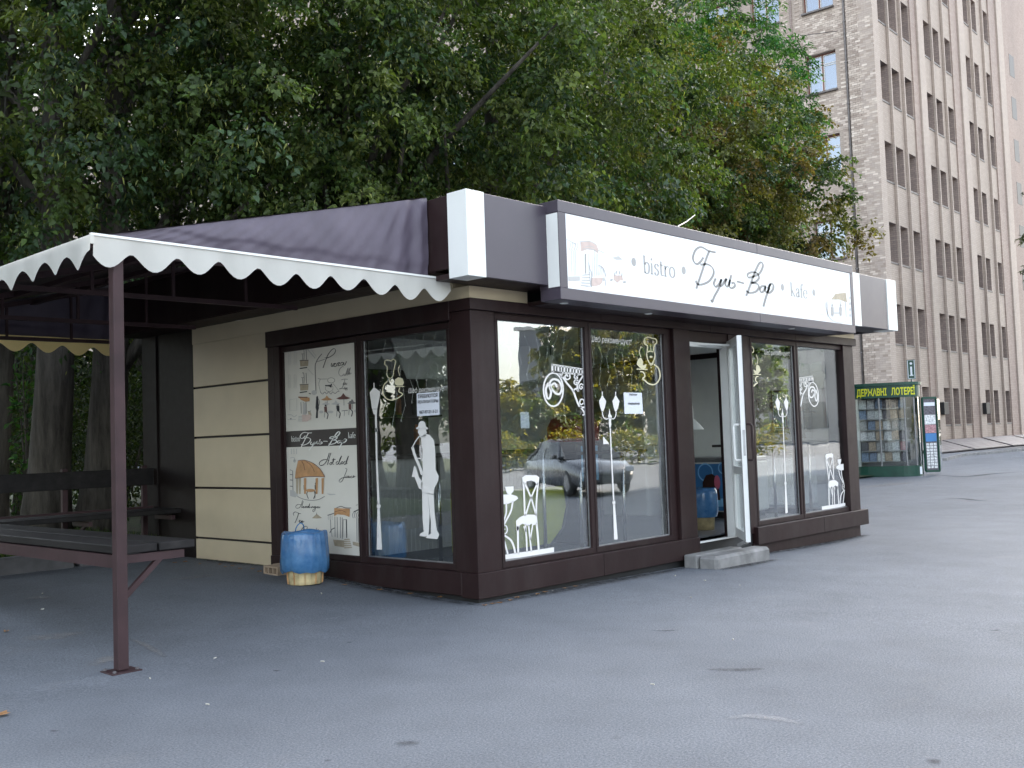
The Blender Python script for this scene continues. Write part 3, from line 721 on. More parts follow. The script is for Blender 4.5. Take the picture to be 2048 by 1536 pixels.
# poster in the far left window
f, p0, p1, q0, q1 = LW[1]
XP = .044
poster = part('poster_panel', G().box(XP, .058, p0+.002, p1-.002, q0+.002, q1-.002), 'poster', kio, 'tall printed menu poster with sketches of street cafes')
P3 = lambda x: (lambda a, b: (x, a, b))
zb = [onplane(560+u/3.339, 660+v/3.339, 0, XP) for u, v in ((50, 680), (530, 648), (533, 762), (53, 788))]
bz1 = (zb[0][2]+zb[1][2])/2; bz0 = (zb[2][2]+zb[3][2])/2
B = Print(); B.fill([(p0+.003, bz0), (p1-.003, bz0), (p1-.003, bz1), (p0+.003, bz1)], 'poster_band')
B.put('poster_band', poster, P3(XP), {}, (-1, 0, 0), .0012)
na = np.array([q for _, v, _ in name_xz.q for q in v]); n0, n1 = na.min(0), na.max(0)
c0 = onplane(560+135/3.339, 660+800/3.339, 0, XP); c1 = onplane(560+447/3.339, 660+640/3.339, 0, XP)
nm = name_xz.map(lambda a, b: (c0[1]+(a-n0[0])/(n1[0]-n0[0])*(c1[1]-c0[1]), c0[2]-.01+(b-n0[1])/(n1[1]-n0[1])*(c1[2]-c0[2]-.03)))
nm.put('poster_lettering', poster, P3(XP), {'sign_ink': 'white_clad'}, (-1, 0, 0), .0035)
for wd, u0, v0, u1, vt in (('bistro', 78, 745, 136, 708), ('kafe', 458, 722, 506, 684)):
    a = onplane(560+u0/3.339, 660+v0/3.339, 0, XP); b = onplane(560+u1/3.339, 660+v0/3.339, 0, XP); t_ = onplane(560+u0/3.339, 660+vt/3.339, 0, XP)
    w_, adv = serif(wd, 1, 'ink_pale'); h_ = t_[2]-a[2]
    w_.map(lambda x, y: (a[1]+x/adv*(b[1]-a[1]), a[2]+y*h_)).put('poster_lettering', poster, P3(XP), {'ink_pale': 'white_clad'}, (-1, 0, 0), .0035)
L = Print(); K = dict(pen=(.8, .5))
def words(L, ps, w, col='ink'):
    for p in ps: L.line(p, w, col, **K)
words(L, [[(665, 430), (700, 330), (740, 230), (800, 150), (842, 135), (858, 165), (835, 212), (780, 255), (720, 277), (692, 270)], [(798, 352), (790, 398), (808, 406), (822, 372), (858, 358), (826, 402), (868, 402), (884, 362), (922, 348), (892, 394), (936, 390)], [(978, 345), (948, 346), (936, 374), (960, 386), (986, 346), (980, 378), (1000, 384), (1026, 330)]], 11)
words(L, [[(988, 418), (962, 410), (922, 450), (908, 508), (930, 550), (962, 548), (985, 522), (1000, 530), (990, 550), (976, 540)], [(1008, 550), (1030, 480), (1052, 428), (1046, 470), (1024, 530)], [(1034, 546), (1058, 480), (1086, 424), (1076, 470), (1054, 528), (1080, 506), (1072, 500), (1062, 526), (1086, 522), (1104, 506)]], 8, 'ink_grey')
words(L, [[(948, 612), (1000, 600), (1048, 606)], [(1004, 602), (985, 680), (952, 742), (914, 752), (960, 740), (1000, 752), (1040, 730)], [(975, 690), (985, 655), (1000, 690), (1010, 655), (1020, 690), (1036, 660)], [(990, 745), (1005, 725), (1018, 775), (1030, 735), (1045, 770)]], 8, 'ink_grey')
top = to_yz(L, 560, 680, 7.682, XP)
L = Print()
words(L, [[(632, 268), (590, 250), (535, 262), (506, 296), (520, 326), (556, 318), (590, 286), (615, 230), (634, 164)], [(656, 164), (634, 230), (616, 300), (612, 318)], [(660, 285), (640, 300), (646, 318), (664, 306), (662, 288), (684, 280), (692, 232)], [(692, 232), (676, 300), (696, 312)], [(668, 256), (716, 246)], [(742, 270), (722, 290), (728, 312), (752, 296), (792, 206), (772, 240), (756, 300), (772, 312), (790, 282), (806, 276), (808, 298), (792, 308), (788, 290)], [(840, 268), (820, 290), (826, 312), (850, 294), (880, 206), (862, 244), (846, 298), (866, 296)]], 9)
words(L, [[(838, 362), (860, 372), (848, 412), (824, 470), (800, 522), (772, 540), (760, 522), (790, 490), (838, 478), (852, 458), (846, 482), (866, 474), (876, 456), (872, 484), (890, 462), (888, 484), (906, 470), (926, 460), (908, 472), (912, 486), (936, 476), (954, 462), (944, 456), (936, 480), (968, 466)]], 7)
words(L, [[(286, 832), (236, 824), (206, 846), (214, 872), (250, 866), (275, 828), (292, 770)], [(302, 782), (286, 840), (282, 868), (308, 846), (300, 868), (316, 866), (330, 846), (332, 868), (348, 846), (350, 868), (366, 846), (366, 868), (384, 812), (376, 868), (394, 856), (404, 868), (414, 848), (412, 868), (428, 848), (430, 868), (446, 850), (440, 868), (458, 848), (450, 900), (428, 918), (424, 900), (470, 862), (488, 852), (478, 868), (498, 866), (502, 848), (504, 868), (520, 856)]], 6)
words(L, [[(182, 968), (174, 938), (200, 920), (236, 934), (272, 946)], [(242, 936), (222, 1000), (194, 1062)], [(244, 1046), (266, 1032), (254, 1028), (248, 1054), (276, 1048), (288, 1030), (274, 1044), (282, 1056), (292, 1034), (290, 1054), (312, 1040)], [(262, 1185), (290, 1130), (330, 1104), (352, 1114), (340, 1150), (305, 1172)]], 8)
bot = to_yz(L, 560, 880, 6.4, XP)
(top+bot).put('poster_lettering', poster, P3(XP), {}, (-1, 0, 0), .0035)
D = Print()   # upper sketch: street corner, lamp, parasols, guests
for y in (310, 680): D.fill([(305, y), (440, y-4), (432, y+90), (312, y+98)], 'ink_beige'); D.line([(305, y+128), (420, y+112)], 16, 'ink', smooth=False); D.line([(305, y+8), (440, y)], 9, 'ink', smooth=False)
for y, k in ((140, 1), (505, 0)):
    D.line([(345, y+5), (365, y), (375, y+60), (372, y+165)], 8, 'ink_grey'); D.line([(350, y+75), (352, y+165)], 7, 'ink_grey'); D.line([(405, y-20*k), (412, y+165)], 9, 'ink_grey'); D.line([(330, y+75), (378, y+72)], 6, 'ink_grey')
for x in (150, 235):
    for y in (200, 560): D.line([(x-15, y+180), (x-12, y), (x, y-25), (x+18, y), (x+20, y+180)], 4, 'ink_pale'); D.line([(x, y+20), (x+2, y+180)], 3, 'ink_pale')
D.line([(95, 190), (280, 130), (430, 95), (560, 250)], 6, 'ink_pale'); D.line([(430, 100), (545, 280)], 14, 'ink_pale', smooth=False)
D.line([(555, 780), (548, 560), (545, 400), (565, 330), (600, 270), (648, 212)], 12, 'ink_grey'); D.line([(565, 330), (620, 320), (692, 294)], 8, 'ink_grey')
D.disc((530, 808), 40, 38, 'ink_pale'); D.line([(445, 818), (480, 830)], 12, 'ink'); D.line([(430, 440), (520, 540)], 7, 'ink_pale')
D.fill([(285, 868), (460, 885), (462, 940), (400, 950), (330, 920)], 'ink_tan'); D.line([(290, 882), (430, 880)], 14, 'ink_brown', smooth=False)
for x in (325, 362, 402): D.line([(x, 955), (x+6, 1130)], 8, 'ink_grey', smooth=False)
D.fill([(360, 965), (402, 965), (405, 1145), (352, 1145)], 'ink_pale'); D.fill([(345, 1150), (480, 1145), (490, 1210), (430, 1250), (350, 1255)], 'ink_pink')
for k in range(4): D.fill([(290-k*3, 1170+k*22), (350, 1166+k*24), (350, 1178+k*24), (288-k*3, 1182+k*22)], 'ink_pale')
D.line([(150, 920), (155, 1080), (265, 1080), (262, 900), (150, 920)], 6, 'ink_pale', smooth=False); D.line([(430, 1090), (455, 1100), (478, 1085)], 8, 'ink_grey'); D.fill([(430, 1090), (470, 1100), (488, 1160), (440, 1165)], 'ink_beige')
D.line([(120, 1150), (180, 1150), (220, 1180), (265, 1150)], 10, 'ink_pale'); D.line([(120, 1222), (250, 1220)], 7, 'ink_pale'); D.disc((170, 1212), 14, 9, 'ink_grey')
D.fill([(560, 870), (585, 860), (592, 940), (600, 1050), (585, 1100), (585, 1200), (552, 1200), (560, 1080), (548, 1040)], 'ink'); D.line([(590, 900), (612, 950), (600, 1010)], 8, 'ink_grey')
for c, cx_, y_, w_, h_ in (('ink_tan', 725, 850, 90, 80), ('ink_brown', 980, 815, 110, 100), ('ink_pale', 710, 940, 70, 55), ('ink_pale', 862, 925, 72, 70), ('ink_grey', 1110, 905, 72, 80)):
    D.fill([(cx_, y_), (cx_+w_*.35, y_+h_*.5), (cx_+w_, y_+h_*.78), (cx_+w_*.5, y_+h_*.95), (cx_-w_*.5, y_+h_), (cx_-w_, y_+h_*.85), (cx_-w_*.3, y_+h_*.5)], c)
    D.line([(cx_+5, y_+h_*.9), (cx_+8, y_+h_*1.9)], 7, 'ink_grey', smooth=False)
for x, y in ((705, 1000), (892, 985), (1080, 960)):
    D.disc((x, y), 16, 22, 'ink'); D.fill([(x-20, y+25), (x+22, y+22), (x+25, y+100), (x-15, y+105)], 'ink_brown' if x != 892 else 'ink'); D.line([(x, y+100), (x+35, y+140), (x+20, y+215)], 14, 'ink'); D.line([(x-12, y+100), (x-20, y+190)], 7, 'ink_grey')
D.line([(950, 1090), (1045, 1080)], 10, 'ink_grey', smooth=False); D.line([(995, 1085), (990, 1170)], 6, 'ink_grey')
D.fill([(695, 690), (760, 695), (805, 668), (790, 735), (760, 715), (700, 710)], 'ink'); D.ring((790, 620), 55, 40, 6, 'ink_grey'); D.ring((760, 740), 60, 50, 5, 'ink_grey'); D.line([(585, 590), (625, 600), (735, 598)], 6, 'ink_grey'); D.line([(625, 600), (600, 680), (628, 800)], 5, 'ink_grey'); D.line([(820, 670), (915, 790)], 5, 'ink_grey')
D.line([(620, 795), (660, 830), (690, 800), (720, 828), (750, 798), (785, 830), (815, 798), (850, 822), (885, 795), (915, 790)], 8, 'ink_grey'); D.disc((640, 1105), 32, 22, 'ink_pale'); D.disc((1175, 1090), 28, 25, 'ink_pale'); D.disc((780, 1105), 45, 20, 'ink_pale')
up = to_yz(D, 560, 680, 7.682, XP)
D = Print()   # lower sketch: domed terrace and a porch with awnings
D.fill([(198, 490), (205, 400), (235, 265), (320, 260), (430, 300), (520, 375), (578, 470), (470, 465), (340, 470), (260, 485)], 'ink_tan')
D.line([(235, 265), (320, 258), (430, 298), (520, 372), (580, 470)], 6, 'ink_brown'); D.line([(285, 270), (310, 320), (325, 385)], 6, 'ink_brown'); D.line([(340, 275), (410, 330), (448, 410)], 6, 'ink_brown'); D.line([(198, 490), (260, 484), (340, 470), (470, 466), (578, 472)], 6, 'ink_brown')
for x, c in ((215, 'ink_beige'), (250, 'ink_beige'), (320, 'ink_tan'), (470, 'ink_tan'), (545, 'ink_tan')): D.fill([(x-10, 490), (x+22, 485), (x+16, 690), (x-6, 690)], c)
D.line([(225, 722), (300, 755), (400, 772), (500, 760), (575, 720)], 7, 'ink_grey'); D.disc((395, 645), 60, 20, 'ink_tan')
for x, y in ((320, 560), (462, 560)): D.disc((x, y), 12, 18, 'ink'); D.fill([(x-16, y+18), (x+14, y+16), (x+18, y+75), (x-14, y+75)], 'ink')
D.line([(335, 650), (360, 650), (345, 690), (365, 750)], 9, 'ink'); D.line([(440, 640), (450, 700), (430, 752)], 9, 'ink'); D.line([(455, 660), (448, 750)], 6, 'ink')
D.line([(130, 380), (165, 395), (170, 690)], 8, 'ink_grey', smooth=False)
for y in (440, 510, 590): D.line([(130, y), (168, y+5)], 10, 'ink_grey', smooth=False)
for x in (150, 182, 215): D.line([(x, 110), (x+2, 180)], 9, 'ink_pale', smooth=False)
D.line([(135, 230), (185, 225), (190, 270)], 9, 'ink_pale'); D.disc((190, 268), 18, 22, 'ink_pale'); D.fill([(130, 640), (175, 640), (240, 705), (200, 735), (135, 715)], 'ink_pale')
D.fill([(598, 685), (700, 690), (722, 700), (640, 705)], 'ink_pale'); D.line([(975, 835), (1000, 828)], 6, 'ink_grey')
D.fill([(700, 870), (900, 880), (895, 985), (830, 960), (740, 950), (698, 975)], 'ink_tan'); D.line([(715, 875), (780, 850), (840, 868), (915, 870)], 11, 'ink_grey'); D.line([(705, 920), (790, 900), (850, 925)], 6, 'ink_brown')
for x, a, b in ((705, 980, 1240), (735, 985, 1250), (775, 985, 1255), (800, 990, 1265), (650, 1020, 1150), (985, 1000, 1300), (1005, 1000, 1310), (1030, 990, 1300)): D.line([(x, a), (x+4, b)], 7, 'ink_grey', smooth=False)
D.fill([(845, 1015), (858, 1015), (862, 1250), (850, 1252)], 'ink'); D.line([(810, 1020), (852, 1016)], 6, 'ink_grey'); D.line([(812, 1020), (808, 1240)], 6, 'ink_grey')
D.line([(612, 965), (695, 938)], 12, 'ink_grey', smooth=False); D.line([(945, 922), (1045, 890)], 14, 'ink', smooth=False)
for x in (935, 960, 985, 1010): D.line([(x+10, 925), (x-4, 960), (x+6, 1000)], 7, 'ink_grey')
for x in (625, 650, 675): D.line([(x, 965), (x-4, 1000), (x+4, 1020)], 6, 'ink_pale')
for k in range(5): D.fill([(822, 1268+k*26), (890+k*7, 1262+k*26), (900+k*6, 1278+k*26), (822, 1284+k*26)], 'ink_beige')
D.fill([(680, 1275), (822, 1285), (822, 1375), (700, 1355)], 'ink_beige'); D.fill([(930, 1300), (1055, 1320), (1058, 1372), (935, 1345)], 'ink_beige'); D.line([(640, 1190), (665, 1145), (705, 1125)], 10, 'ink'); D.line([(660, 1160), (670, 1240)], 5, 'ink_grey')
D.fill([(410, 1000), (470, 945), (540, 998), (475, 1005)], 'ink_beige'); D.line([(470, 930), (472, 960)], 6, 'ink_grey'); D.line([(470, 1125), (472, 1175)], 7, 'ink_grey'); D.line([(492, 1140), (495, 1180)], 9, 'ink_grey')
dn = to_yz(D, 560, 880, 6.4, XP)
clipY = lambda P: P.map(lambda a, b: (min(p1-.006, max(p0+.006, a)), min(q1-.006, max(q0+.006, b))))
clipY(up+dn).put('poster_drawing', poster, P3(XP), {}, (-1, 0, 0), .0012)

# vinyl stickers on the front glass (left pair), and their mirror image on the right pair
YG = .06
A = Print(); c = 'sticker'
A.fill([(235, 932), (262, 915), (340, 917), (360, 932), (356, 972), (342, 990), (330, 966), (300, 955), (266, 962), (254, 988), (240, 972)], c)
for p, w in (([(244, 968), (250, 1080), (254, 1212)], 12), ([(352, 972), (340, 1100), (338, 1212)], 12), ([(254, 978), (300, 1082), (336, 1208)], 11), ([(344, 982), (300, 1082), (260, 1208)], 11)): A.line(p, w, c)
A.fill([(190, 1250), (215, 1226), (255, 1204), (342, 1206), (348, 1272), (318, 1282), (300, 1270), (285, 1290), (262, 1284), (240, 1270), (218, 1282), (205, 1320), (192, 1320)], c)
for p, w in (([(202, 1290), (204, 1390), (206, 1488)], 14), ([(258, 1276), (266, 1380), (270, 1478)], 11), ([(282, 1282), (292, 1380), (302, 1474)], 11), ([(312, 1278), (302, 1340), (294, 1390)], 9), ([(340, 1268), (350, 1370), (356, 1462)], 14), ([(248, 1290), (262, 1330)], 12)): A.line(p, w, c)
A.fill([(76, 1060), (150, 1055), (196, 1070), (206, 1086), (180, 1106), (130, 1126), (80, 1130)], c)
A.fill([(110, 1000), (172, 997), (172, 1032), (152, 1056), (128, 1054), (116, 1030)], c)
for p, w in (([(118, 1124), (118, 1190), (98, 1262), (88, 1310)], 11), ([(166, 1108), (152, 1180), (112, 1258), (94, 1300)], 12), ([(90, 1352), (110, 1420), (130, 1492)], 12), ([(98, 1352), (150, 1390), (174, 1440), (184, 1490)], 14), ([(92, 1330), (96, 1290), (118, 1288), (126, 1320), (112, 1344), (98, 1332), (100, 1312), (112, 1312)], 8)): A.line(p, w, c)
A.fill([(95, 1500), (468, 1443), (468, 1485), (97, 1534)], c)
A_ = Print()
A_.line([(450, 106), (684, 143)], 12, c, smooth=False); A_.line([(452, 158), (684, 180)], 12, c, smooth=False)
for k in range(11): x = 456+k*22; A_.line([(x, 106+k*3.5), (x, 160+k*2)], 9 if k % 2 else 14, c, smooth=False)
A_.ring((463, 290), 72, 122, 11, c)
A_.line([(428, 240), (408, 290), (418, 348), (436, 350), (446, 305), (434, 255), (456, 216), (500, 224), (524, 275), (512, 318), (482, 318), (452, 285), (446, 262), (472, 244), (490, 272)], 15, c)
A_.line([(468, 160), (505, 168), (532, 198), (562, 242), (606, 296), (632, 362), (656, 414), (690, 420)], 13, c)
A_.line([(656, 414), (682, 444), (690, 470), (676, 476)], 10, c); A_.line([(690, 400), (684, 366), (664, 362), (656, 386), (668, 400), (680, 390)], 9, c)
A_.line([(582, 178), (584, 205), (562, 216), (548, 196), (560, 180), (570, 196)], 10, c); A_.line([(500, 165), (524, 172), (528, 196), (512, 200)], 9, c)
for q in ((630, 196), (666, 268), (628, 236)): A_.line([(q[0]+16, q[1]-10), (q[0], q[1]-20), (q[0]-14, q[1]), (q[0], q[1]+18), (q[0]+10, q[1]+4), (q[0]-2, q[1])], 9, c)
A_.line([(684, 182), (656, 226), (638, 262), (646, 302), (628, 282), (608, 302)], 11, c)
LAMP = Print()
for dx in (0, 93):
    LAMP.fill([(155+dx, 450), (165+dx, 470), (182+dx, 496), (172+dx, 545), (160+dx, 570), (152+dx, 570), (141+dx, 540), (133+dx, 496), (147+dx, 470)], c); LAMP.line([(155+dx, 430), (155+dx, 455)], 6, c, smooth=False)
LAMP.line([(156, 566), (160, 600), (180, 622), (206, 612)], 6, c); LAMP.line([(252, 566), (248, 600), (234, 620), (210, 612)], 6, c)
LAMP.fill([(205, 548), (212, 588), (222, 600), (216, 640), (218, 660), (212, 685), (206, 685), (200, 655), (203, 640), (196, 600), (200, 588)], c)
LAMP.fill([(207, 680), (214, 680), (222, 860), (240, 1195), (230, 1195), (214, 860)], c); LAMP.disc((236, 1203), 11, 16, c); LAMP.fill([(230, 1215), (243, 1215), (263, 1455), (259, 1462), (237, 1462)], c)
FLAG = Print(); FLAG.fill([(160, 742), (203, 792), (162, 798)], c)
CHEF = Print(); k_ = 'sticker_cream'
for p, w in (([(467, 162), (470, 112), (450, 96), (448, 66), (470, 50), (500, 56), (530, 66), (533, 92), (518, 106), (512, 158)], 8), ([(468, 156), (490, 148), (515, 156)], 8), ([(465, 160), (468, 186), (476, 216), (497, 236), (515, 210), (522, 180), (518, 156)], 7), ([(478, 224), (497, 246), (514, 224)], 6), ([(515, 240), (545, 265), (558, 310), (550, 350), (520, 380), (480, 375), (452, 352), (437, 342), (452, 320), (440, 294), (420, 290)], 9), ([(395, 272), (472, 276)], 7), ([(425, 190), (414, 152), (426, 112)], 5), ([(490, 108), (496, 150)], 4)): CHEF.line(p, w, k_)
CHEF.fill([(483, 186), (495, 178), (508, 188), (495, 197)], k_); CHEF.fill([(395, 238), (405, 206), (424, 195), (438, 215), (440, 246), (462, 238), (455, 266), (425, 269)], k_, smooth=True)
for q in ((496, 262), (498, 290)): CHEF.disc(q, 4, 5, k_)
YG = .06
A1 = to_xz(A, 980, 700, 3.659, YG); B1 = to_xz(LAMP, 1160, 660, 3.489, YG); B2 = to_xz(FLAG, 1160, 660, 3.489, YG)
MIR = 7.53
A2 = to_xz(A_, 980, 700, 3.659, YG); B3 = to_xz(CHEF, 1160, 660, 3.489, YG)
for pr, w in ((A1, 0), (A2, 0), (B1, 1), (B3, 1), (B2, 1)): pr.put('sticker', FW[w][0], S3(YG), {}, (0, -1, 0), .001)
mir = lambda pr: pr.map(lambda a, b: (MIR-a, b))
cl = lambda pr, k: pr.map(lambda a, b: (min(FW[k][2]-.003, max(FW[k][1]+.003, a)), b))
for pr, w in ((A1, 3), (A2, 3), (B1, 2), (B3, 2)): cl(mir(pr), w).put('sticker', FW[w][0], S3(YG), {}, (0, -1, 0), .001)
def two_pt_text(body, a, b, col, shear, bold=0):
    p = text_print(body, 1, col, shear=shear, bold=bold); q = np.array([v for _, vs, _ in p.q for v in vs]); w = q[:, 0].max()-q[:, 0].min(); s = (b[0]-a[0])/w
    return p.map(lambda x, y: (a[0]+(x-q[:, 0].min())*s, a[1]+y*abs(s)*1.15+(b[1]-a[1])*((x-q[:, 0].min())/w)))
a = onplane(1160+72/3.489, 660+80/3.489, 1, YG); b = onplane(1160+360/3.489, 660+103/3.489, 1, YG)
two_pt_text('Шеф рекомендует!', (a[0], a[2]), (b[0], b[2]), 'sticker', .25).put('sticker_lettering', FW[1][0], S3(YG), {}, (0, -1, 0), .001)
a = onplane(1480+190/3.9375, 670+152/3.9375, 1, YG); b = onplane(1480+392/3.9375, 670+165/3.9375, 1, YG)
two_pt_text('Шеф рекомендует!', (a[0], a[2]), (b[0], b[2]), 'sticker', .25).put('sticker_lettering', FW[2][0], S3(YG), {}, (0, -1, 0), .001)
# stickers on the left glass: lamp, saxophone player, chef
XG = .06
S = Print()
S.fill([(60, 445), (72, 430), (85, 412), (110, 430), (125, 440), (116, 500), (106, 546), (74, 546)], c); S.line([(86, 386), (87, 416)], 6, c, smooth=False)
S.fill([(76, 548), (106, 548), (104, 578), (84, 580)], c); S.fill([(91, 578), (104, 578), (108, 850), (121, 1132), (108, 1132), (98, 850)], c); S.disc((115, 1143), 12, 16, c); S.fill([(107, 1158), (122, 1158), (136, 1410), (103, 1410)], c); S.disc((100, 676), 9, 12, c)
S2 = Print(); S2.fill([(343, 664), (357, 655), (362, 632), (372, 622), (388, 620), (400, 630), (406, 655), (419, 664), (412, 673), (382, 664), (350, 672)], c)
S2.fill([(360, 664), (404, 666), (410, 690), (404, 712), (372, 722), (362, 700), (356, 690)], c)
S2.fill([(376, 716), (405, 700), (430, 706), (455, 740), (462, 800), (465, 920), (484, 960), (480, 988), (458, 1030), (452, 1075), (382, 1060), (376, 1010), (386, 940), (384, 800), (378, 760)], c)
S2.fill([(382, 1058), (416, 1066), (428, 1190), (424, 1290), (420, 1322), (400, 1330), (365, 1326), (372, 1310), (392, 1300), (385, 1230)], c)
S2.fill([(416, 1064), (453, 1070), (458, 1180), (472, 1290), (488, 1318), (475, 1346), (440, 1342), (404, 1338), (412, 1326), (436, 1312), (436, 1240)], c)
S2.line([(366, 712), (346, 738), (328, 770), (322, 786)], 6, c); S2.line([(322, 780), (340, 840), (366, 900), (382, 950)], 16, c); S2.fill([(334, 893), (344, 905), (360, 960), (384, 1000), (382, 1042), (364, 1036), (334, 962), (318, 966)], c); S2.line([(350, 850), (378, 850)], 7, c)
T = Print()
for p, w in (([(165, 320), (168, 288), (152, 272), (158, 248), (180, 246), (190, 252), (205, 240), (220, 256), (214, 280), (206, 320)], 5), ([(163, 324), (168, 345), (184, 358), (202, 345), (208, 322)], 5), ([(170, 375), (145, 405), (142, 445), (160, 480), (195, 492), (235, 478), (262, 455), (240, 440), (244, 415)], 6), ([(212, 410), (272, 408)], 5), ([(245, 340), (236, 310), (244, 278)], 4), ([(178, 362), (188, 382), (200, 364)], 4)): T.line(p, w, k_)
T.fill([(215, 395), (215, 365), (235, 352), (262, 360), (270, 385), (262, 402), (230, 404)], k_)
for pr in (S, S2, T): to_yz(pr, 720, 640, 3.071, XG).put('sticker', LW[0][0], P3(XG), {}, (-1, 0, 0), .001)
a = onplane(720+298/3.071, 640+450/3.071, 0, XG); b = onplane(720+537/3.071, 640+432/3.071, 0, XG)
two_pt_text('Шеф рекомендует!', (a[1], a[2]), (b[1], b[2]), 'sticker', .25).map(lambda y, z: (y, z)).put('sticker_lettering', LW[0][0], P3(XG), {}, (-1, 0, 0), .001)

XG = YG = .06
# paper notices taped to the glass
def notice(corners, ax, val, nrm, lines, label):
    q = [onplane(u, v, ax, val) for u, v in corners]; h = 1-ax
    a0, a1 = (q[0][h]+q[3][h])/2, (q[1][h]+q[2][h])/2; z0, z1 = (q[2][2]+q[3][2])/2, (q[0][2]+q[1][2])/2
    n = np.array(nrm)*.0035; g = G()
    mk = (lambda a, z, o=0: (a, val+n[1]+nrm[1]*o, z)) if ax == 1 else (lambda a, z, o=0: (val+n[0]+nrm[0]*o, a, z))
    am = (a0+a1)/2
    g.add([mk(a0, z0, .002), mk(am, z0, .0), mk(a1, z0, .004), mk(a0, z1), mk(am, z1), mk(a1, z1)], [(0, 1, 4, 3), (1, 2, 5, 4)])
    o = part('paper_notice', g, 'paper', None); tag(o, label, 'notice')
    for body, fa, fz, wd in lines:
        t_ = text_print(body, 1, 'ink', bold=.02); v = np.array([x for _, vs, _ in t_.q for x in vs]); w = v[:, 0].max()-v[:, 0].min(); s = wd*(a1-a0)/w
        t_.map(lambda x, y: (a0+fa*(a1-a0)+(x-v[:, 0].min())*s, z1+fz*(z0-z1)+y*abs(s))).put('notice_lettering', o, (lambda a, b: mk(a, b, .005)), {}, nrm, .0005)
notice([(834, 787), (879, 783), (880, 830), (835, 832)], 0, XG, (-1, 0, 0), [('ТРЕБУЮТСЯ', .06, .22, .88), ('РЕАЛИЗАТОРЫ', .06, .45, .9), ('067-97-21-3-21', .12, .9, .8)], 'white job notice taped above the saxophone player sticker')
notice([(1247, 785), (1283, 785.5), (1285, 828), (1248, 827)], 1, YG, (0, -1, 0), [('Работает', .3, .14, .42), ('кондиционер', .2, .56, .64)], 'white notice with two printed lines taped beside the double lamp sticker')
notice([(1040, 823), (1057, 825), (1058, 857), (1041, 856)], 1, YG+.02, (0, -1, 0), [], 'small faded paper behind the glass left of the pretzel sticker')

# door: white leaf standing open 45 degrees
part('door_frame', G().box(4.175, 4.245, .0, .10, .192, 2.43, .004), 'white_pvc', kio)
part('door_frame', G().box(3.42, 4.172, .045, .10, 2.375, 2.428, .004), 'white_pvc', kio)
part('door_frame', G().box(3.399, 3.418, .03, .10, .192, 2.43), 'steel', kio)
part('door_jamb', G().box(4.247, 4.429, .012, .18, .19, 2.55), 'brown', kio)
hd = Vector((-math.cos(R(39.5)), -math.sin(R(39.5)), 0)); hn = Vector((-math.sin(R(39.5)), math.cos(R(39.5)), 0)); h0 = Vector((4.235, .0, 0))   # hn: the inside face, turned to the left
def lf(a, t, z): return h0+hd*a+hn*t+Vector((0, 0, z))
def lbox(g, a0, a1, t0, t1, z0, z1): return g.obox(lf((a0+a1)/2, (t0+t1)/2, (z0+z1)/2), hd, hn, (0, 0, 1), a1-a0, t1-t0, z1-z0)
LZ0, LZ1, LWD = .205, 2.455, .785
g = G(); lbox(g, 0, .085, -.03, .03, LZ0, LZ1); lbox(g, LWD-.085, LWD, -.03, .03, LZ0, LZ1); lbox(g, .0855, LWD-.0855, -.028, .028, LZ0, LZ0+.10); lbox(g, .0855, LWD-.0855, -.028, .028, LZ1-.09, LZ1); lbox(g, .0855, LWD-.0855, -.028, .028, .93, 1.01)
door = part('door', g, 'white_pvc', kio, 'white glazed door leaf standing open')
for z0, z1 in ((LZ0+.10, .93), (1.01, LZ1-.09)):
    part('door_pane', lbox(G(), .086, LWD-.086, -.005, .004, z0+.001, z1-.001), 'door_glass', door)
    b_ = G(); lbox(b_, .086, .098, .004, .018, z0, z1); lbox(b_, LWD-.098, LWD-.086, .004, .018, z0, z1); part('glazing_bead', b_, 'white_pvc', door)
g = G(); g.tube([lf(LWD-.055, .03, 1.48), lf(LWD-.055, .085, 1.48), lf(LWD-.055, .10, 1.46), lf(LWD-.055, .10, 1.11), lf(LWD-.055, .085, 1.09), lf(LWD-.055, .03, 1.09)], .016, 8)
part('handle', g, 'white_pvc', door, 'white bow handle on the inside of the door', smooth=True)
g = G(); g.tube([lf(LWD-.055, -.03, 1.48), lf(LWD-.055, -.085, 1.48), lf(LWD-.055, -.10, 1.46), lf(LWD-.055, -.10, 1.11), lf(LWD-.055, -.085, 1.09), lf(LWD-.055, -.03, 1.09)], .016, 8)
part('handle', g, 'brown', door, 'dark bow handle on the outside of the door', smooth=True)
part('lock_plate', lbox(G(), LWD, LWD+.003, -.012, .012, 1.14, 1.42), 'steel', door)
part('edge_seal', lbox(G(), LWD, LWD+.004, -.03, -.022, LZ0, LZ1), 'dark', door)
part('door_closer', G().bar(lf(.3, .04, 2.39), (3.62, .06, 2.41), .02, .02), 'white_pvc', door)
solo('door_wedge', G().bar(lf(.62, .06, .16)+Vector((-.03, 0, 0)), lf(.72, .02, .20), .07, .035), 'kerb', 'small stone wedge holding the white door leaf open', 'wedge')

# step before the door
stp = thing('door_step', (3.62, -.27, -.07), 'low concrete step block before the open door', 'step')
part('kerb_block', G().box(3.08, 4.21, -.43, -.20, -.10, .10, .03), 'kerb', stp)
part('infill_slab', G().box(3.06, 4.0, -.198, -.035, -.10, .105, .012), 'kerb', stp)

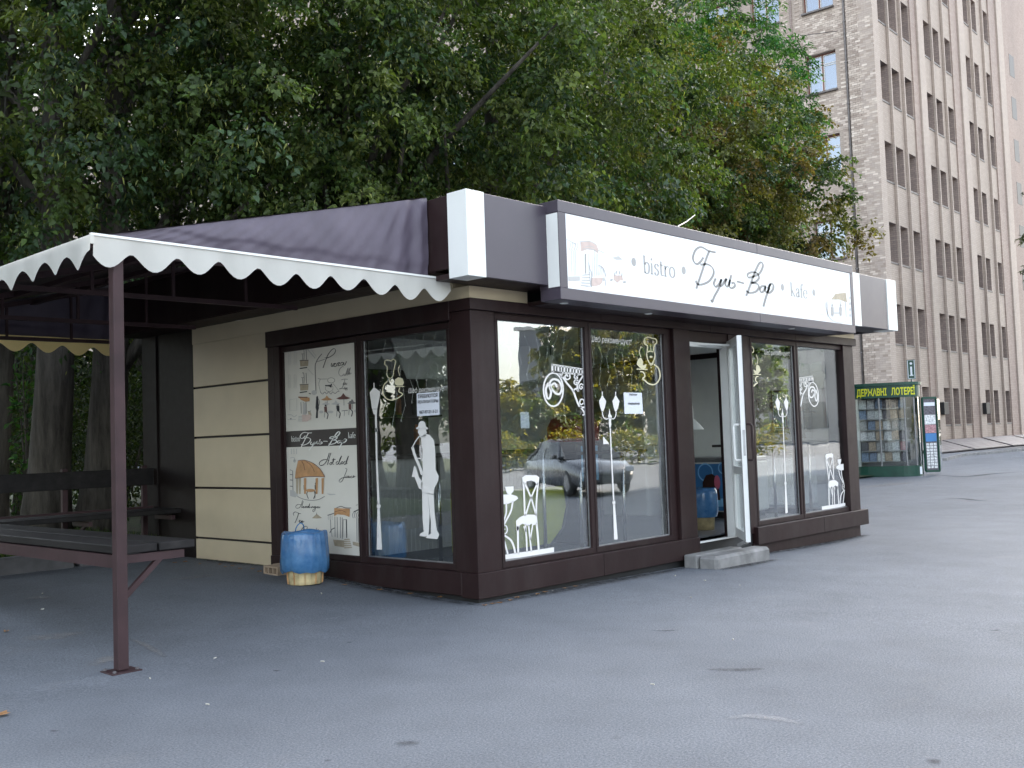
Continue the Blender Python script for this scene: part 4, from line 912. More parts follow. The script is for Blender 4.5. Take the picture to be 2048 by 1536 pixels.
# ------------------------------------------------------------------ inside the kiosk
part('floor', G().box(.14, 7.4, .14, 5.75, .12, .19), 'floor_in', kio)
part('inner_wall', G().box(.14, 7.4, 4.35, 4.42, .19, 2.62), 'white_in', kio)
part('inner_wall', G().box(.125, .138, 3.12, 4.35, .19, 2.62), 'white_in', kio)
part('inner_wall', G().box(7.38, 7.398, 1.76, 4.35, .19, 2.62), 'white_in', kio)
ctr = thing('serving_counter', (1.8, 2.0, .19), 'grey ribbed serving counter behind the saxophone player window', 'counter')
for k in range(4):
    x = .25+k*.80; g = G().box(x, x+.785, 1.65, 1.70, .30, 1.24)
    for r in range(13): g.box(x+.03+r*.058, x+.045+r*.058, 1.644, 1.65, .30, 1.24)
    part('front_panel', g, 'grey_in', ctr)
    part('edge_strip', G().box(x+.786, x+.799, 1.64, 1.69, .30, 1.24), 'chrome', ctr)
part('kick_board', G().box(.25, 3.42, 1.70, 2.0, .19, .30), 'dark_in', ctr)
part('worktop', G().box(.22, 3.46, 1.60, 2.25, 1.242, 1.28), 'dark_in', ctr)
DX = .62
dsp = thing('display_case', (1.7, 1.1, .19), 'lime green curved display case inside the near front window', 'display case')
prof = [(.55+.0, .24), (1.65, .24), (1.82, .42), (1.88, .66), (1.84, .95), (1.72, 1.2), (.55, 1.2)]
part('case_stand', G().box(.6, 1.3, .45, .75, .19, .36), 'dark_in', dsp)
part('case_body', G().prism([(.45, .36), (1.40, .36), (1.58, .50), (1.66, .72), (1.63, .92), (.45, .92)], 1, .40, .80), 'lime', dsp)
part('case_trim', G().tube([(.45, .39, .355), (1.40, .39, .355), (1.59, .39, .50), (1.67, .39, .72), (1.64, .39, .95), (1.52, .39, 1.25)], .014, 6), 'dark', dsp)
part('case_glass', G().prism([(.45, .93), (1.63, .93), (1.62, 1.0), (1.50, 1.24), (.45, 1.24)], 1, .41, .79), 'door_glass', dsp)
for k, (x0, x1) in enumerate(((1.72, 2.95), (4.75, 7.2))):
    bar = thing('window_bar', ((x0+x1)/2, .4, .19), ('dark bar shelf on chrome legs behind the near front window', 'dark bar shelf on chrome legs behind the far front window')[k], 'bar shelf')
    part('shelf_top', G().box(x0, x1, .30, .62, 1.22, 1.25, .004), 'dark_in', bar)
    for x in np.linspace(x0+.25, x1-.25, 2 if k == 0 else 3): part('leg', G().tube([(x, .46, .19), (x, .46, 1.22)], .02, 10), 'chrome', bar, smooth=True)
pole_a = solo('chrome_pole', G().tube([(.52, .33, .19), (.52, .33, 1.35)], .02, 10), 'chrome', 'chrome pole behind the chair sticker', 'pole', smooth=True)
pole_b = solo('chrome_pole', G().tube([(1.25, .33, .19), (1.25, .33, 1.40)], .02, 10), 'chrome', 'chrome pole in front of the lime display case', 'pole', smooth=True)
pole_c = solo('chrome_pole', G().tube([(.72, 1.25, .19), (.72, 1.25, 1.25)], .02, 10), 'chrome', 'chrome pole at the feet of the saxophone player sticker', 'pole', smooth=True)
# freezer with a printed blue front, seen through the door
fz = thing('ice_cream_freezer', (6.7, 1.8, .19), 'white chest freezer with blue ice cream picture seen through the open door', 'freezer')
part('freezer_body', G().box(6.35, 7.05, 1.15, 2.55, .28, .98, .02), 'white_pvc', fz)
part('freezer_lid', G().box(6.36, 7.04, 1.16, 2.54, .982, 1.05, .015), 'steel', fz)
part('freezer_foot', G().box(6.42, 7.0, 1.2, 2.5, .19, .28), 'dark', fz)
art = part('front_picture', G().box(6.342, 6.349, 1.17, 2.53, .30, .96), 'blue_print', fz)
D = Print()
for y, z, r in ((2.3, .85, .10), (2.05, .90, .07), (1.75, .84, .12), (1.45, .9, .08), (1.3, .75, .06), (2.4, .6, .07)): D.ring((y, z), r, r, .02, 'lightblue_print', 18)
D.fill([(2.18, .52), (2.18, .82), (2.13, .90), (2.05, .92), (1.97, .90), (1.92, .82), (1.92, .52)], 'cream_print'); D.fill([(2.08, .52), (2.02, .52), (2.02, .38), (2.05, .36), (2.08, .38)], 'ink_tan')
D.fill([(1.80, .45), (1.80, .70), (1.74, .80), (1.64, .82), (1.55, .76), (1.52, .45)], 'choc_print'); D.disc((1.56, .70), .05, .10, 'pink_print'); D.disc((2.42, .8), .06, .10, 'pink_print'); D.fill([(2.5, .42), (2.3, .46), (1.9, .44), (1.4, .48), (1.4, .36), (2.5, .34)], 'lightblue_print')
D.put('picture_print', art, P3(6.342), {}, (-1, 0, 0), .001)
bn = thing('indoor_bin', (4.85, .85, .19), 'yellow waste bin with a blue bag just inside the open door', 'bin')
part('bin_body', G().lathe((4.85, .85, .19), [(0, 0), (.13, 0), (.15, .28), (.15, .30)], 16), 'tan_metal', bn, smooth=True)
part('bin_bag', G().lathe((4.85, .85, .19), [(.17, .16), (.19, .22), (.185, .45), (.175, .52), (.15, .50), (.13, .30)], 18), 'bag', bn, smooth=True)
fr = thing('drinks_fridge', (6.9, 3.4, .19), 'tall white fridge at the back seen through the open door', 'fridge')
part('fridge_body', G().box(6.3, 7.3, 2.75, 3.6, .19, 1.25, .02), 'white_pvc', fr); part('fridge_top', G().box(6.32, 7.28, 2.78, 3.58, 1.252, 2.2, .015), 'white_in', fr); part('fridge_handle', G().box(6.27, 6.30, 2.85, 2.88, 1.0, 1.2), 'steel', fr)
ub = thing('drink_cooler', (3.0, 1.3, .19), 'slim red topped drink cooler behind the right edge of the near window', 'cooler')
part('cooler_body', G().box(2.78, 3.2, 1.15, 1.6, .19, 1.35, .03), 'dark_in', ub); part('cooler_top', G().prism([(2.78, 1.352), (3.2, 1.352), (3.2, 1.52), (3.12, 1.62), (2.99, 1.66), (2.86, 1.62), (2.78, 1.52)], 1, 1.16, 1.6), 'red', ub); part('cooler_pane', G().box(2.84, 3.14, 1.142, 1.149, .9, 1.3), 'lightblue_print', ub)
# back shelves with bottles, hanging menu boards, ceiling lamps
shf = thing('back_shelf', (1.6, 4.2, 1.3), 'dark wall shelf stocked behind the serving counter', 'shelf')
for z in (1.35, 1.75, 2.1): part('shelf_board', G().box(.5, 3.4, 4.05, 4.34, z, z+.03), 'dark_in', shf)
part('shelf_back', G().box(.5, 3.4, 4.335, 4.349, 1.2, 2.4), 'dark_in', shf)
part('picture_panel', G().box(1.1, 1.9, 4.02, 4.04, 1.8, 2.08), 'orange', shf)
bm_ = mesh_of(G().lathe((0, 0, 0), [(0, 0), (.035, 0), (.037, .16), (.014, .22), (.013, .28), (0, .28)], 10), MAT['bottle'], 'bottle', True)
bm_2 = mesh_of(G().lathe((0, 0, 0), [(0, 0), (.04, 0), (.04, .2), (.02, .24), (.02, .27), (0, .27)], 10), MAT['orange'], 'bottle', True)
for z in (1.38, 1.78):
    for k in range(9):
        o = bpy.data.objects.new('bottle', bm_ if (k*7+int(z*10)) % 3 else bm_2); COL.objects.link(o); o.location = (.65+k*.3+random.uniform(-.05, .05), 4.2, z)
        tag(o, '%s bottle, %s from the left on the %s cafe shelf' % ('orange' if o.data == bm_2 else 'dark green', ('first', 'second', 'third', 'fourth', 'fifth', 'sixth', 'seventh', 'eighth', 'ninth')[k], 'lower' if z < 1.5 else 'upper'), 'bottle', 'bottles on the back shelf')
for k, (x, y, w_, lab) in enumerate(((.75, 1.75, .95, 'hanging menu board nearest the left window'), (1.95, 1.75, .95, 'hanging menu board further along the counter'))):
    g = G().obox((x+.4, y, 2.28), (1, 0, 0), (0, .5, .866), (0, -.866, .5), w_, .5, .02)
    o = solo('menu_board', g, 'white_in', lab, 'menu board')
lmp = mesh_of(G().lathe((0, 0, 0), [(.16, 0), (.12, .06), (.05, .13), (.03, .14), (.03, .3)], 18), MAT['white_in'], 'pendant_lamp', True)
for k, (x, y, lab) in enumerate(((.9, .8, 'white pendant lamp over the lime display case'), (5.2, 1.2, 'white pendant lamp above the far window bar'), (2.2, 1.0, 'white pendant lamp beside the double lamp sticker'))):
    o = bpy.data.objects.new('pendant_lamp', lmp); COL.objects.link(o); o.location = (x, y, (1.62, 1.45, 2.0)[k]); tag(o, lab, 'lamp')
    part('lamp_cord', G().tube([(x, y, o.location.z+.3), (x, y, 2.62)], .006, 6), 'dark', None).parent = o
    o.children[0].location = -o.location
# string lights hanging behind the glass
def lights(pts, label):
    t = thing('string_lights', (pts[0][0], pts[0][1], 2.3), label, 'string lights')
    g = G(); b = G()
    for i, (x, y) in enumerate(pts):
        zz = 2.5
        ln = random.uniform(.5, .95)
        p = [(x+.05*math.sin(k*1.7+i), y+.02*math.cos(k*1.3+i), zz-ln*k/6) for k in range(7)]
        g.tube(p, .0022, 4, cap=False)
        for q in p[1:]:
            b.lathe((q[0], q[1], q[2]-.02), [(0, 0), (.006, .01), (.003, .03), (0, .03)], 6)
    part('wire', g, 'sticker', t); part('bulb', b, 'sticker', t, kind='stuff')
lights([(.4+.13*k, .17) for k in range(9)]+[(1.75+.13*k, .17) for k in range(9)], 'thin icicle light strings behind the near front windows')
lights([(.17, .4+.12*k) for k in range(9)], 'thin icicle light strings behind the saxophone player window')

# ------------------------------------------------------------------ canopy on the left side
can = thing('canopy', (-3.15, .09, 0), 'dark brown fabric lean-to canopy with a white scalloped valance beside the kiosk', 'canopy')
CX0, CX1, CY0, CY1, EZ, RZ = -3.33, -.415, .06, 5.75, 2.785, 3.47
def wrinkle(x, y, z): return .012*math.sin(x*5.1+z*9)+.008*math.sin(x*13+z*4.0+y*3)
def sheet(fn, nu, nv, thick=.0):
    g = G(); g.v = [fn(i/nu, j/nv) for j in range(nv+1) for i in range(nu+1)]
    g.f = [(j*(nu+1)+i, j*(nu+1)+i+1, (j+1)*(nu+1)+i+1, (j+1)*(nu+1)+i) for j in range(nv) for i in range(nu)]; return g
def gable(y, sgn):
    def fn(u, v):
        x = CX0+(CX1-CX0)*u; zt = EZ+(RZ-EZ)*u; z = EZ-.005+(zt-EZ+.01)*v
        fold = .016*math.exp(-((x+.80-.15*v)/.05)**2)+.010*math.exp(-((x+1.05-.3*v)/.04)**2)-.018*math.exp(-((x+.62-.06*v)/.05)**2)+.012*math.exp(-((x+.5)/.03)**2)
        sag = .018*math.sin(math.pi*u)*math.sin(math.pi*v)+.003*math.sin(17*x+9*v)*(1-v)+.002*math.sin(41*x-20*v)
        fold += .012/(1+math.exp(-((v*(zt-EZ)-.10-.012*math.sin(11*x))/.006)))-.012
        return (x, y+sgn*(fold+sag+.15*wrinkle(x, y, z)), z)
    return sheet(fn, 120, 26)
part('gable_cloth', gable(CY0, -1), 'tarp', can, 'brown wrinkled triangular end cloth', smooth=True, recalc=False)
part('gable_cloth', gable(CY1, 1), 'tarp', can, smooth=True, recalc=False)
def roof(u, v):
    x = CX0+(CX1-CX0)*u; y = CY0-.01+(CY1-CY0+.02)*v
    return (x, y, EZ+(RZ-EZ)*u+.01-.02*abs(math.sin(v*math.pi*5))*math.sin(math.pi*u))
part('roof_cloth', sheet(roof, 20, 40), 'tarp_under', can, smooth=True, recalc=False)
def valance(p, q, n, mat, name='valance', drop=.09, amp=.105, wob=.012, lab=None, ph=.0):
    p, q = np.array(p, float), np.array(q, float); L = np.linalg.norm(q-p); d = (q-p)/L; nn = np.array([-d[1], d[0], 0]); nu = int(n*12)
    def fn(u, v):
        s = (u*n+ph) % 1.0
        low = drop+amp*(.5-.5*math.cos(2*math.pi*s))**.85+.012*math.sin(u*n*1.7)
        b = p+d*L*u; off = nn*(wob*math.sin(2*math.pi*s)*v+.006*math.sin(u*23)*v)
        return tuple(b+off+np.array([0, 0, .01-low*v]))
    return part(name, sheet(fn, nu, 5), mat, can, lab, smooth=True, recalc=False)
valance((CX0, CY0-.045, EZ), (-.22, CY0-.045, EZ-.01), 9.7, 'valance', lab='white scalloped front valance', ph=.2)
valance((CX0-.02, CY1, EZ), (CX0-.02, CY0-.045, EZ), 16, 'valance', lab='white scalloped side valance', ph=.0)
valance((CX1-.02, CY1+.03, EZ-.0), (CX0, CY1+.03, EZ-.0), 8, 'valance_back', lab='rear valance tinted for its backlight', drop=.10, ph=.3)
part('eave_trim', G().bar((CX0-.02, CY0-.05, EZ+.012), (-.24, CY0-.05, EZ+.004), .012, .016), 'white_clad', can)
part('corner_flap', G().box(CX0-.028, CX0+.0, CY0-.055, CY0-.046, EZ-.05, EZ+.018), 'valance', can)
for y in (CY0+.08, 1.95, 3.85, CY1-.08):
    part('rafter', G().bar((CX0+.05, y, EZ-.04), (CX1-.02, y, RZ-.06), .05, .05), 'brown_post', can)
    part('tie_beam', G().bar((CX0+.05, y, EZ-.06), (CX1-.02, y, EZ-.04), .04, .04), 'brown_post', can)
    for k in (.3, .55, .8):
        x = CX0+(CX1-CX0)*k; part('strut', G().bar((x, y, EZ-.04), (x, y, EZ+(RZ-EZ)*k-.08), .025, .025), 'brown_post', can)
for x, z in ((CX0+.05, EZ-.035), (CX0+1.0, EZ+.165), (CX0+1.9, EZ+.37), (CX1-.04, RZ-.07)):
    part('purlin', G().bar((x, CY0+.05, z), (x, CY1-.05, z), .05, .045), 'brown_post', can)
for y in (.09, 5.66):
    pz = ground_z(-3.15, y); part('post', G().box(-3.185, -3.113, y-.036, y+.036, pz+.012, EZ-.062, .006), 'brown_post', can)
    g = G().box(-3.25, -3.05, y-.09, y+.09, pz, pz+.010, .003)
    bp = part('base_plate', g, 'brown_post', can)
    bt = G()
    for dx in (-.075, .075):
        for dy in (-.065, .065): bt.lathe((-3.15+dx, y+dy, pz+.012), [(.012, 0), (.012, .012), (0, .012)], 6)
    part('bolt', bt, 'rust', bp, kind='stuff')

# standing tables of dark planks carried by the posts
def plank_table(base, label, planks, brackets):
    t = thing('plank_table', base, label, 'table')
    for b in planks: part('plank', G().box(*b, .006), MAT['plank'], t)
    for g in brackets: part('bracket', g, 'brown_post', t)
    return t
m, t_, b_ = M_('dark_stained_wood'); n_ = noise(t_, 9, 6, .65, stretch=(1, .12, 1))
lk(t_, ramp(t_, n_, [(.3, (.008, .007, .007)), (.6, (.018, .016, .016)), (.8, (.034, .031, .030))]), b_.inputs['Base Color']); b_.inputs['Roughness'].default_value = .62; b_.inputs['Specular IOR Level'].default_value = .25; bump(t_, b_, n_, .4, .01); MAT['plank'] = m
br = []
for y in (.23, 2.9, 5.4):
    br.append(G().bar((-3.1, y, .70), (-2.63, y, .70), .04, .055)); br.append(G().bar((-3.09, y, .42), (-2.80, y, .685), .035, .035))
br.append(G().bar((-3.07, .30, .685), (-3.07, 5.4, .685), .05, .085)); br.append(G().bar((-2.64, .27, .70), (-2.64, 5.4, .70), .04, .05))
br.append(G().box(-3.12, -3.08, .14, .22, .675, .725))
plank_table((-2.75, 2.8, .1), 'dark plank standing table along the open left side of the canopy',
            [(-3.09, -2.83, .20, 5.5, .735, .79), (-2.822, -2.56, .19, 5.5, .735, .79)], br)
br = [G().bar((x, 5.42, .62), (x, 5.0, .62), .04, .05) for x in (-2.2, -1.1, -.1)]+[G().bar((x, 5.62, .35), (x, 5.1, .61), .03, .03) for x in (-1.1,)]
plank_table((-1.6, 5.3, .1), 'dark plank shelf along the rear rail of the canopy', [(-3.05, .0, 5.25, 5.52, .665, .72), (-3.05, .0, 5.0, 5.24, .665, .72)], br)
rl = thing('rear_rail', (-1.6, 5.62, .1), 'dark board rail across the rear opening of the canopy', 'railing')
part('rail_board', G().box(-3.08, -.03, 5.60, 5.645, 1.0, 1.205, .005), MAT['plank'], rl)
part('rail_bar', G().box(-3.08, -.03, 5.61, 5.65, .70, .74, .005), 'brown_post', rl)
for x in (-1.1, -.12): part('rail_post', G().box(x-.03, x+.03, 5.65, 5.70, .12, 1.24), 'brown_post', rl)

# ------------------------------------------------------------------ waste bin with blue bag, hollow bricks, litter
bc = (-.42, 1.93); bz = ground_z(*bc)
bn = thing('waste_bin', (bc[0], bc[1], bz), 'yellowed waste bin lined with a blue bag under the poster', 'waste bin')
g = G(); n = 10
g.lathe((bc[0], bc[1], bz), [(0, 0.004), (.165, .004), (.17, .02), (.185, .24), (.19, .30)], n); part('bin_body', g, 'tan_metal', bn)
sg = G()
for k in range(n):
    a = 2*math.pi*(k+.5)/n; sg.bar((bc[0]+.168*math.cos(a), bc[1]+.168*math.sin(a), bz+.01), (bc[0]+.186*math.cos(a), bc[1]+.186*math.sin(a), bz+.24), .004, .012)
part('bin_seam', sg, 'ink_tan', bn, kind='stuff')
N, rows = 64, 22; g = G()
prof = [(.208, .12), (.228, .15), (.232, .22), (.226, .32), (.218, .42), (.212, .47), (.205, .492), (.19, .495), (.178, .48), (.165, .38), (.15, .2)]
for i, (r, z) in enumerate(prof):
    for k in range(N):
        a = 2*math.pi*k/N
        fold = .009*abs(math.sin(a*4.5+2.2*z))**.6-.007*abs(math.sin(a*8.5-3*z+1))**.7+.003*math.sin(a*23+z*9)+.008*math.sin(a*2+1)*(z/.5)
        rag = (.012*math.sin(a*2+.5)+.006*math.sin(a*9+2)) if i <= 1 else 0
        g.v.append((bc[0]+(r+fold)*math.cos(a), bc[1]+(r+fold)*math.sin(a), bz+z+rag+.008*math.sin(a*4+z*10)))
g.f = [(i*N+k, i*N+(k+1) % N, (i+1)*N+(k+1) % N, (i+1)*N+k) for i in range(len(prof)-1) for k in range(N)]
part('bag', g, 'bag', bn, smooth=True)
g = G(); g.tube([(bc[0]+.06+.05*math.cos(a), bc[1]+.16-.05*math.sin(a)*.4, bz+.49+.075*math.sin(a)) for a in np.linspace(0, math.pi, 9)], .006, 6); part('bag_loop', g, 'bag', bn, smooth=True)
def hollow_brick(x, y, z, label):
    g = G(); L_, W_, H_ = .25, .12, .088
    g.box(x-.06, x+.06, y, y+L_, z, z+.018); g.box(x-.06, x+.06, y, y+L_, z+H_-.018, z+H_)
    for k in range(4): g.box(x-.06, x+.06, y+k*(L_-.02)/3, y+k*(L_-.02)/3+.02, z+.018, z+H_-.018)
    g.box(x+.0, x+.058, y+.02, y+L_-.02, z+.018, z+H_-.018)
    return solo('hollow_brick', g, 'hollow_brick', label, 'brick', 'hollow bricks beside the bin')
hollow_brick(-.30, 2.48, ground_z(-.3, 2.5), 'pale hollow brick nearest the bin by the cream wall')
hollow_brick(-.16, 2.52, ground_z(-.2, 2.5), 'pale hollow brick tucked against the kiosk wall behind another')
def litter(u, v, z, mat, size, label, cat, name, group=None):
    p = onplane(u, v, 2, z); z = ground_z(p[0], p[1]); a = random.uniform(0, 6.28); s = size
    g = G(); 
    if name == 'cigarette_butt': g.tube([(p[0]-s*math.cos(a), p[1]-s*math.sin(a), z+.005), (p[0]+s*math.cos(a), p[1]+s*math.sin(a), z+.005)], .0045, 6)
    else:
        pts = [(p[0]+s*r*math.cos(a+t), p[1]+s*r*math.sin(a+t), z+.006+.012*abs(math.sin(2*t+a))) for t, r in zip(np.linspace(0, 5.6, 8), (1.2, .5, .75, .5, .9, .55, .8, .5))]
        g.add(pts+[(p[0], p[1], z+.008)], [(8, i, (i+1) % 8) for i in range(8)])
    solo(name, g, mat, label, cat, group)
litter(643, 1191, .05, 'butt', .035, 'white scrap lying in front of the waste bin', 'litter', 'cigarette_butt')
for u, v, z in ((430, 1318, 0), (300, 1358, 0), (85, 1198, .1), (85, 1235, .06), (645, 1324, 0), (415, 1410, 0), (1060, 1187, 0), (1105, 1182, 0), (1350, 1148, 0), (1410, 1158, 0), (1382, 1194, 0), (1480, 1168, 0), (1466, 1280, 0), (1305, 1370, 0)):
    litter(u, v, z, 'butt', .012, 'tiny pale cigarette butt lying on the asphalt', 'litter', 'cigarette_butt', 'cigarette butts on the asphalt')
litter(3, 1432, 0, 'leaf_dry', .06, 'curled brown dry leaf at the lower left corner', 'leaf', 'fallen_leaf')
litter(12, 1278, .04, 'leaf_dry', .03, 'small tan dry leaf left of the canopy post', 'leaf', 'fallen_leaf')
for u, v, z in ((1000, 1208, 0), (985, 1210, 0), (1020, 1203, 0), (1035, 1197, 0), (1075, 1190, 0), (1090, 1186, 0), (1130, 1178, 0), (1150, 1174, 0), (970, 1213, 0), (760, 1186, .03), (690, 1175, .06), (820, 1192, .02), (880, 1200, 0), (400, 1133, .13), (450, 1137, .14), (480, 1140, .14), (505, 1142, .13), (520, 1146, .13), (440, 1132, .14), (465, 1135, .14), (370, 1128, .13), (350, 1130, .13)):
    litter(u, v, z, 'leaf_dry', .03, 'small dry leaf caught along the foot of the kiosk', 'leaf', 'fallen_leaf', 'dry leaves along the kiosk foot')

# ------------------------------------------------------------------ newsstand
nc = away(1782, 955, 31.0); nz = ground_z(nc[0], nc[1])
nf = Vector((CAM[0]-nc[0], CAM[1]-nc[1], 0)).normalized(); nr = Vector((-nf.y, nf.x, 0))   # towards the viewer, to the right as seen
nr = -nr if nr.dot(Vector(_R)) < 0 else nr
ns = thing('newsstand', (nc[0], nc[1], nz), 'green lottery newsstand with yellow lettering and glazed shelves', 'newsstand')
def NP(u, v, z): return Vector((nc[0], nc[1], nz))+nr*u+nf*v+Vector((0, 0, z))
def plan(r, off=0.0):   # rounded front, seen from the left end round to the right end
    pts = [(-.86-off, -.35)]
    pts += [(-.86-off+.10*(1-math.cos(a)), -.25+(.10+off)*math.sin(a)+.25) for a in np.linspace(0, 1.2, 3)]
    pts += [(x, .12+off+.10*math.sin((x+.8)*1.2)) for x in np.linspace(-.6, .35, 6)]
    pts += [(.35+(.50+off)*math.sin(a), -.33+(.55+off)*math.cos(a)) for a in np.linspace(.2, 1.57, 8)]
    return pts
def curtain(g, pts, z0, z1, thick=.03):
    for (u0, v0), (u1, v1) in zip(pts[:-1], pts[1:]):
        a, b = NP(u0, v0, z0), NP(u1, v1, z0); d = (b-a).normalized(); n = Vector((d.y, -d.x, 0)); n = n if n.dot(nf) > 0 else -n
        q = [a, b, b-n*thick, a-n*thick]; q += [p+Vector((0, 0, z1-z0)) for p in q]
        g.add(q, [(0, 1, 5, 4), (1, 2, 6, 5), (2, 3, 7, 6), (3, 0, 4, 7), (4, 5, 6, 7), (0, 3, 2, 1)])
    return g
pl0 = plan(0)
part('base_panel', curtain(G(), pl0, 0, .30, .04), 'green', ns)
part('fascia', curtain(G(), plan(0, .04), 2.22, 2.56, .05), 'green', ns)
top = plan(0, .09)+[(.9, -1.3), (-.9, -1.3)]
g = G(); n = len(top); g.add([NP(u, v, 2.56) for u, v in top]+[NP(u, v, 2.64) for u, v in top], [tuple(range(n)), tuple(range(2*n-1, n-1, -1))]+[(i, (i+1) % n, (i+1) % n+n, i+n) for i in range(n)])
part('roof', g, 'green', ns)
for k in range(len(pl0)-1):
    part('pane', curtain(G(), pl0[k:k+2], .31, 2.22, .006), 'news_glass', ns)
for k in (1, 6, 10, 13):
    k = min(k, len(pl0)-1); part('mullion', G().tube([NP(*pl0[k], .30), NP(*pl0[k], 2.22)], .022, 6), 'steel', ns)
part('side_wall', G().add([NP(-.88, -.35, 0), NP(-.88, -1.25, 0), NP(-.88, -1.25, 2.56), NP(-.88, -.35, 2.56), NP(-.84, -.35, 0), NP(-.84, -1.25, 0), NP(-.84, -1.25, 2.56), NP(-.84, -.35, 2.56)], [(0, 1, 2, 3), (7, 6, 5, 4), (0, 4, 5, 1), (2, 6, 7, 3), (0, 3, 7, 4)]), 'green', ns)
part('back_wall', G().obox(NP(0, -1.25, 1.28), nr, nf, (0, 0, 1), 1.7, .05, 2.56), 'grey_in', ns)
part('corner_strip', G().bar(NP(-.83, .0, .3), NP(-.83, .0, 2.2), .12, .02, nf), 'white_pvc', ns)
for z in (.42, .72, 1.02, 1.32, 1.62, 1.92):
    part('shelf', G().obox(NP(-.08, -.13, z), nr, nf, (0, 0, 1), 1.35, .22, .02), 'steel', ns)
mg = {}
for i, mt in enumerate(MAGS): mg[i] = mesh_of(G().box(-.095, .095, -.004, .004, 0, .26), mt, 'magazine')
for zi, z in enumerate((.43, .73, 1.03, 1.33, 1.63, 1.93)):
    for k in range(6):
        u = -.66+k*.21; o = bpy.data.objects.new('magazine', mg[random.randrange(len(MAGS))]); COL.objects.link(o)
        rot = Matrix((nr, -nf, Vector((0, 0, 1)))).transposed().to_4x4()
        o.matrix_world = Matrix.Translation(NP(u, -.05, z)) @ rot @ Matrix.Rotation(R(-14), 4, 'X') @ Matrix.Rotation(R(random.uniform(-4, 4)), 4, 'Y')
        tag(o, '%s magazine, %s from the left on the %s shelf of the newsstand' % (o.data.materials[0].name.split('_')[2].split('.')[0], ('first', 'second', 'third', 'fourth', 'fifth', 'sixth')[k], ('lowest', 'second lowest', 'third lowest', 'third highest', 'second highest', 'top')[zi]), 'magazine', 'magazines in the newsstand')
# lettering bent round the fascia
fp = plan(0, .045); cum = [0]
for (a, b), (c_, d_) in zip(fp[:-1], fp[1:]): cum.append(cum[-1]+math.hypot(c_-a, d_-b))
def wrap(s, z):
    s = max(0, min(cum[-1]-1e-4, s)); i = max(k for k in range(len(cum)-1) if cum[k] <= s); t = (s-cum[i])/(cum[i+1]-cum[i])
    return NP(fp[i][0]+(fp[i+1][0]-fp[i][0])*t, fp[i][1]+(fp[i+1][1]-fp[i][1])*t, z)
fas = [o for o in ns.children if o.name.startswith('fascia')][0]
for body, s0, s1 in (('ДЕРЖАВНІ', .55, 1.36), ('ЛОТЕРЕЇ', 1.48, 2.16)):
    t = text_print(body, 1, 'yellow', bold=.03); v = np.array([x for _, vs, _ in t.q for x in vs]); w = v[:, 0].max()-v[:, 0].min(); x0 = v[:, 0].min()
    t.map(lambda x, y: (s0+(x-x0)/w*(s1-s0), 2.29+y*.27)).put('lettering', fas, lambda a, b: np.array(wrap(a, b)), {}, tuple(nf), .006)
part('price_label', curtain(G(), [(pl0[-4][0]-.05, pl0[-4][1]+.03), (pl0[-3][0]+.02, pl0[-3][1]+.03)], .05, .26, .008), 'paper', ns)
# its open display door with lottery prints
dg = part('display_door', G().bar(NP(.93, -.2, .12), NP(.93, -.2, 2.18), .05, .05).bar(NP(1.30, -.35, .12), NP(1.30, -.35, 2.18), .05, .05).bar(NP(.93, -.2, 2.18), NP(1.30, -.35, 2.18), .05, .06).bar(NP(.93, -.2, .12), NP(1.30, -.35, .12), .05, .06), 'green', ns)
def dpanel(nm, z0, z1, mat):
    a, b = NP(.95, -.2, z0), NP(1.28, -.34, z0); part(nm, G().add([a, b, b+Vector((0, 0, z1-z0)), a+Vector((0, 0, z1-z0))], [(0, 1, 2, 3)]), mat, dg)
dpanel('door_back', .15, 2.15, MAGS[6])
a_ = nf*.012; 
def dprint(nm, z0, z1, mat, l=.03):
    a, b = NP(.97, -.2, z0)+a_, NP(1.26, -.34, z0)+a_; part(nm, G().add([a, b, b+Vector((0, 0, z1-z0)), a+Vector((0, 0, z1-z0))], [(0, 1, 2, 3)]), mat, dg)
dprint('ticket_sheet', .95, 1.18, 'blue_print'); dprint('ticket_sheet', 1.19, 1.42, MAGS[1]); dprint('ticket_sheet', 1.43, 1.70, MAGS[5]); dprint('ticket_sheet', 1.95, 2.05, 'paper')
for r in range(9): 
    for q in range(3): 
        a = NP(.98+q*.095, -.205-q*.037, .2+r*.08)+a_; b = a+nr*.08+nf*(-.031)
        part('ticket', G().add([a, b, b+Vector((0, 0, .068)), a+Vector((0, 0, .068))], [(0, 1, 2, 3)]), MAGS[5], dg)
part('side_glass', G().obox(NP(1.33, -.75, 1.15), (nf*.97+nr*-.2).normalized(), Vector((0, 0, 1)), nr, .75, 2.0, .02), 'news_glass', ns)
part('side_wall', G().obox(NP(.86, -.85, 1.28), nf, Vector((0, 0, 1)), nr, .8, 2.5, .04), 'green', ns)
isg = thing('info_sign', NP(.70, -.6, 2.64), 'small green sign board with a white letter on the newsstand roof', 'sign')
part('sign_plate', G().obox(NP(.70, -.6, 3.02), nr, nf, (0, 0, 1), .22, .05, .56), 'green', isg)
part('sign_stem', G().bar(NP(.70, -.6, 2.60), NP(.70, -.6, 2.75), .04, .04, (1, 0, 0)), 'steel', isg)
ip = Print(); ip.disc((0, .17), .035, .035, 'paper'); ip.line([(0, .08), (0, -.17)], .05, 'paper', smooth=False); ip.line([(-.05, -.17), (.05, -.17)], .03, 'paper', smooth=False)
for p in ([(-.09, -.26), (-.09, .26), (.09, .26), (.09, -.26), (-.09, -.26)],): ip.line(p, .018, 'paper', smooth=False)
ip.put('letter', isg.children[0], lambda x, y: np.array(NP(.70+x, -.573, 3.02+y)), {}, tuple(nf), .002)

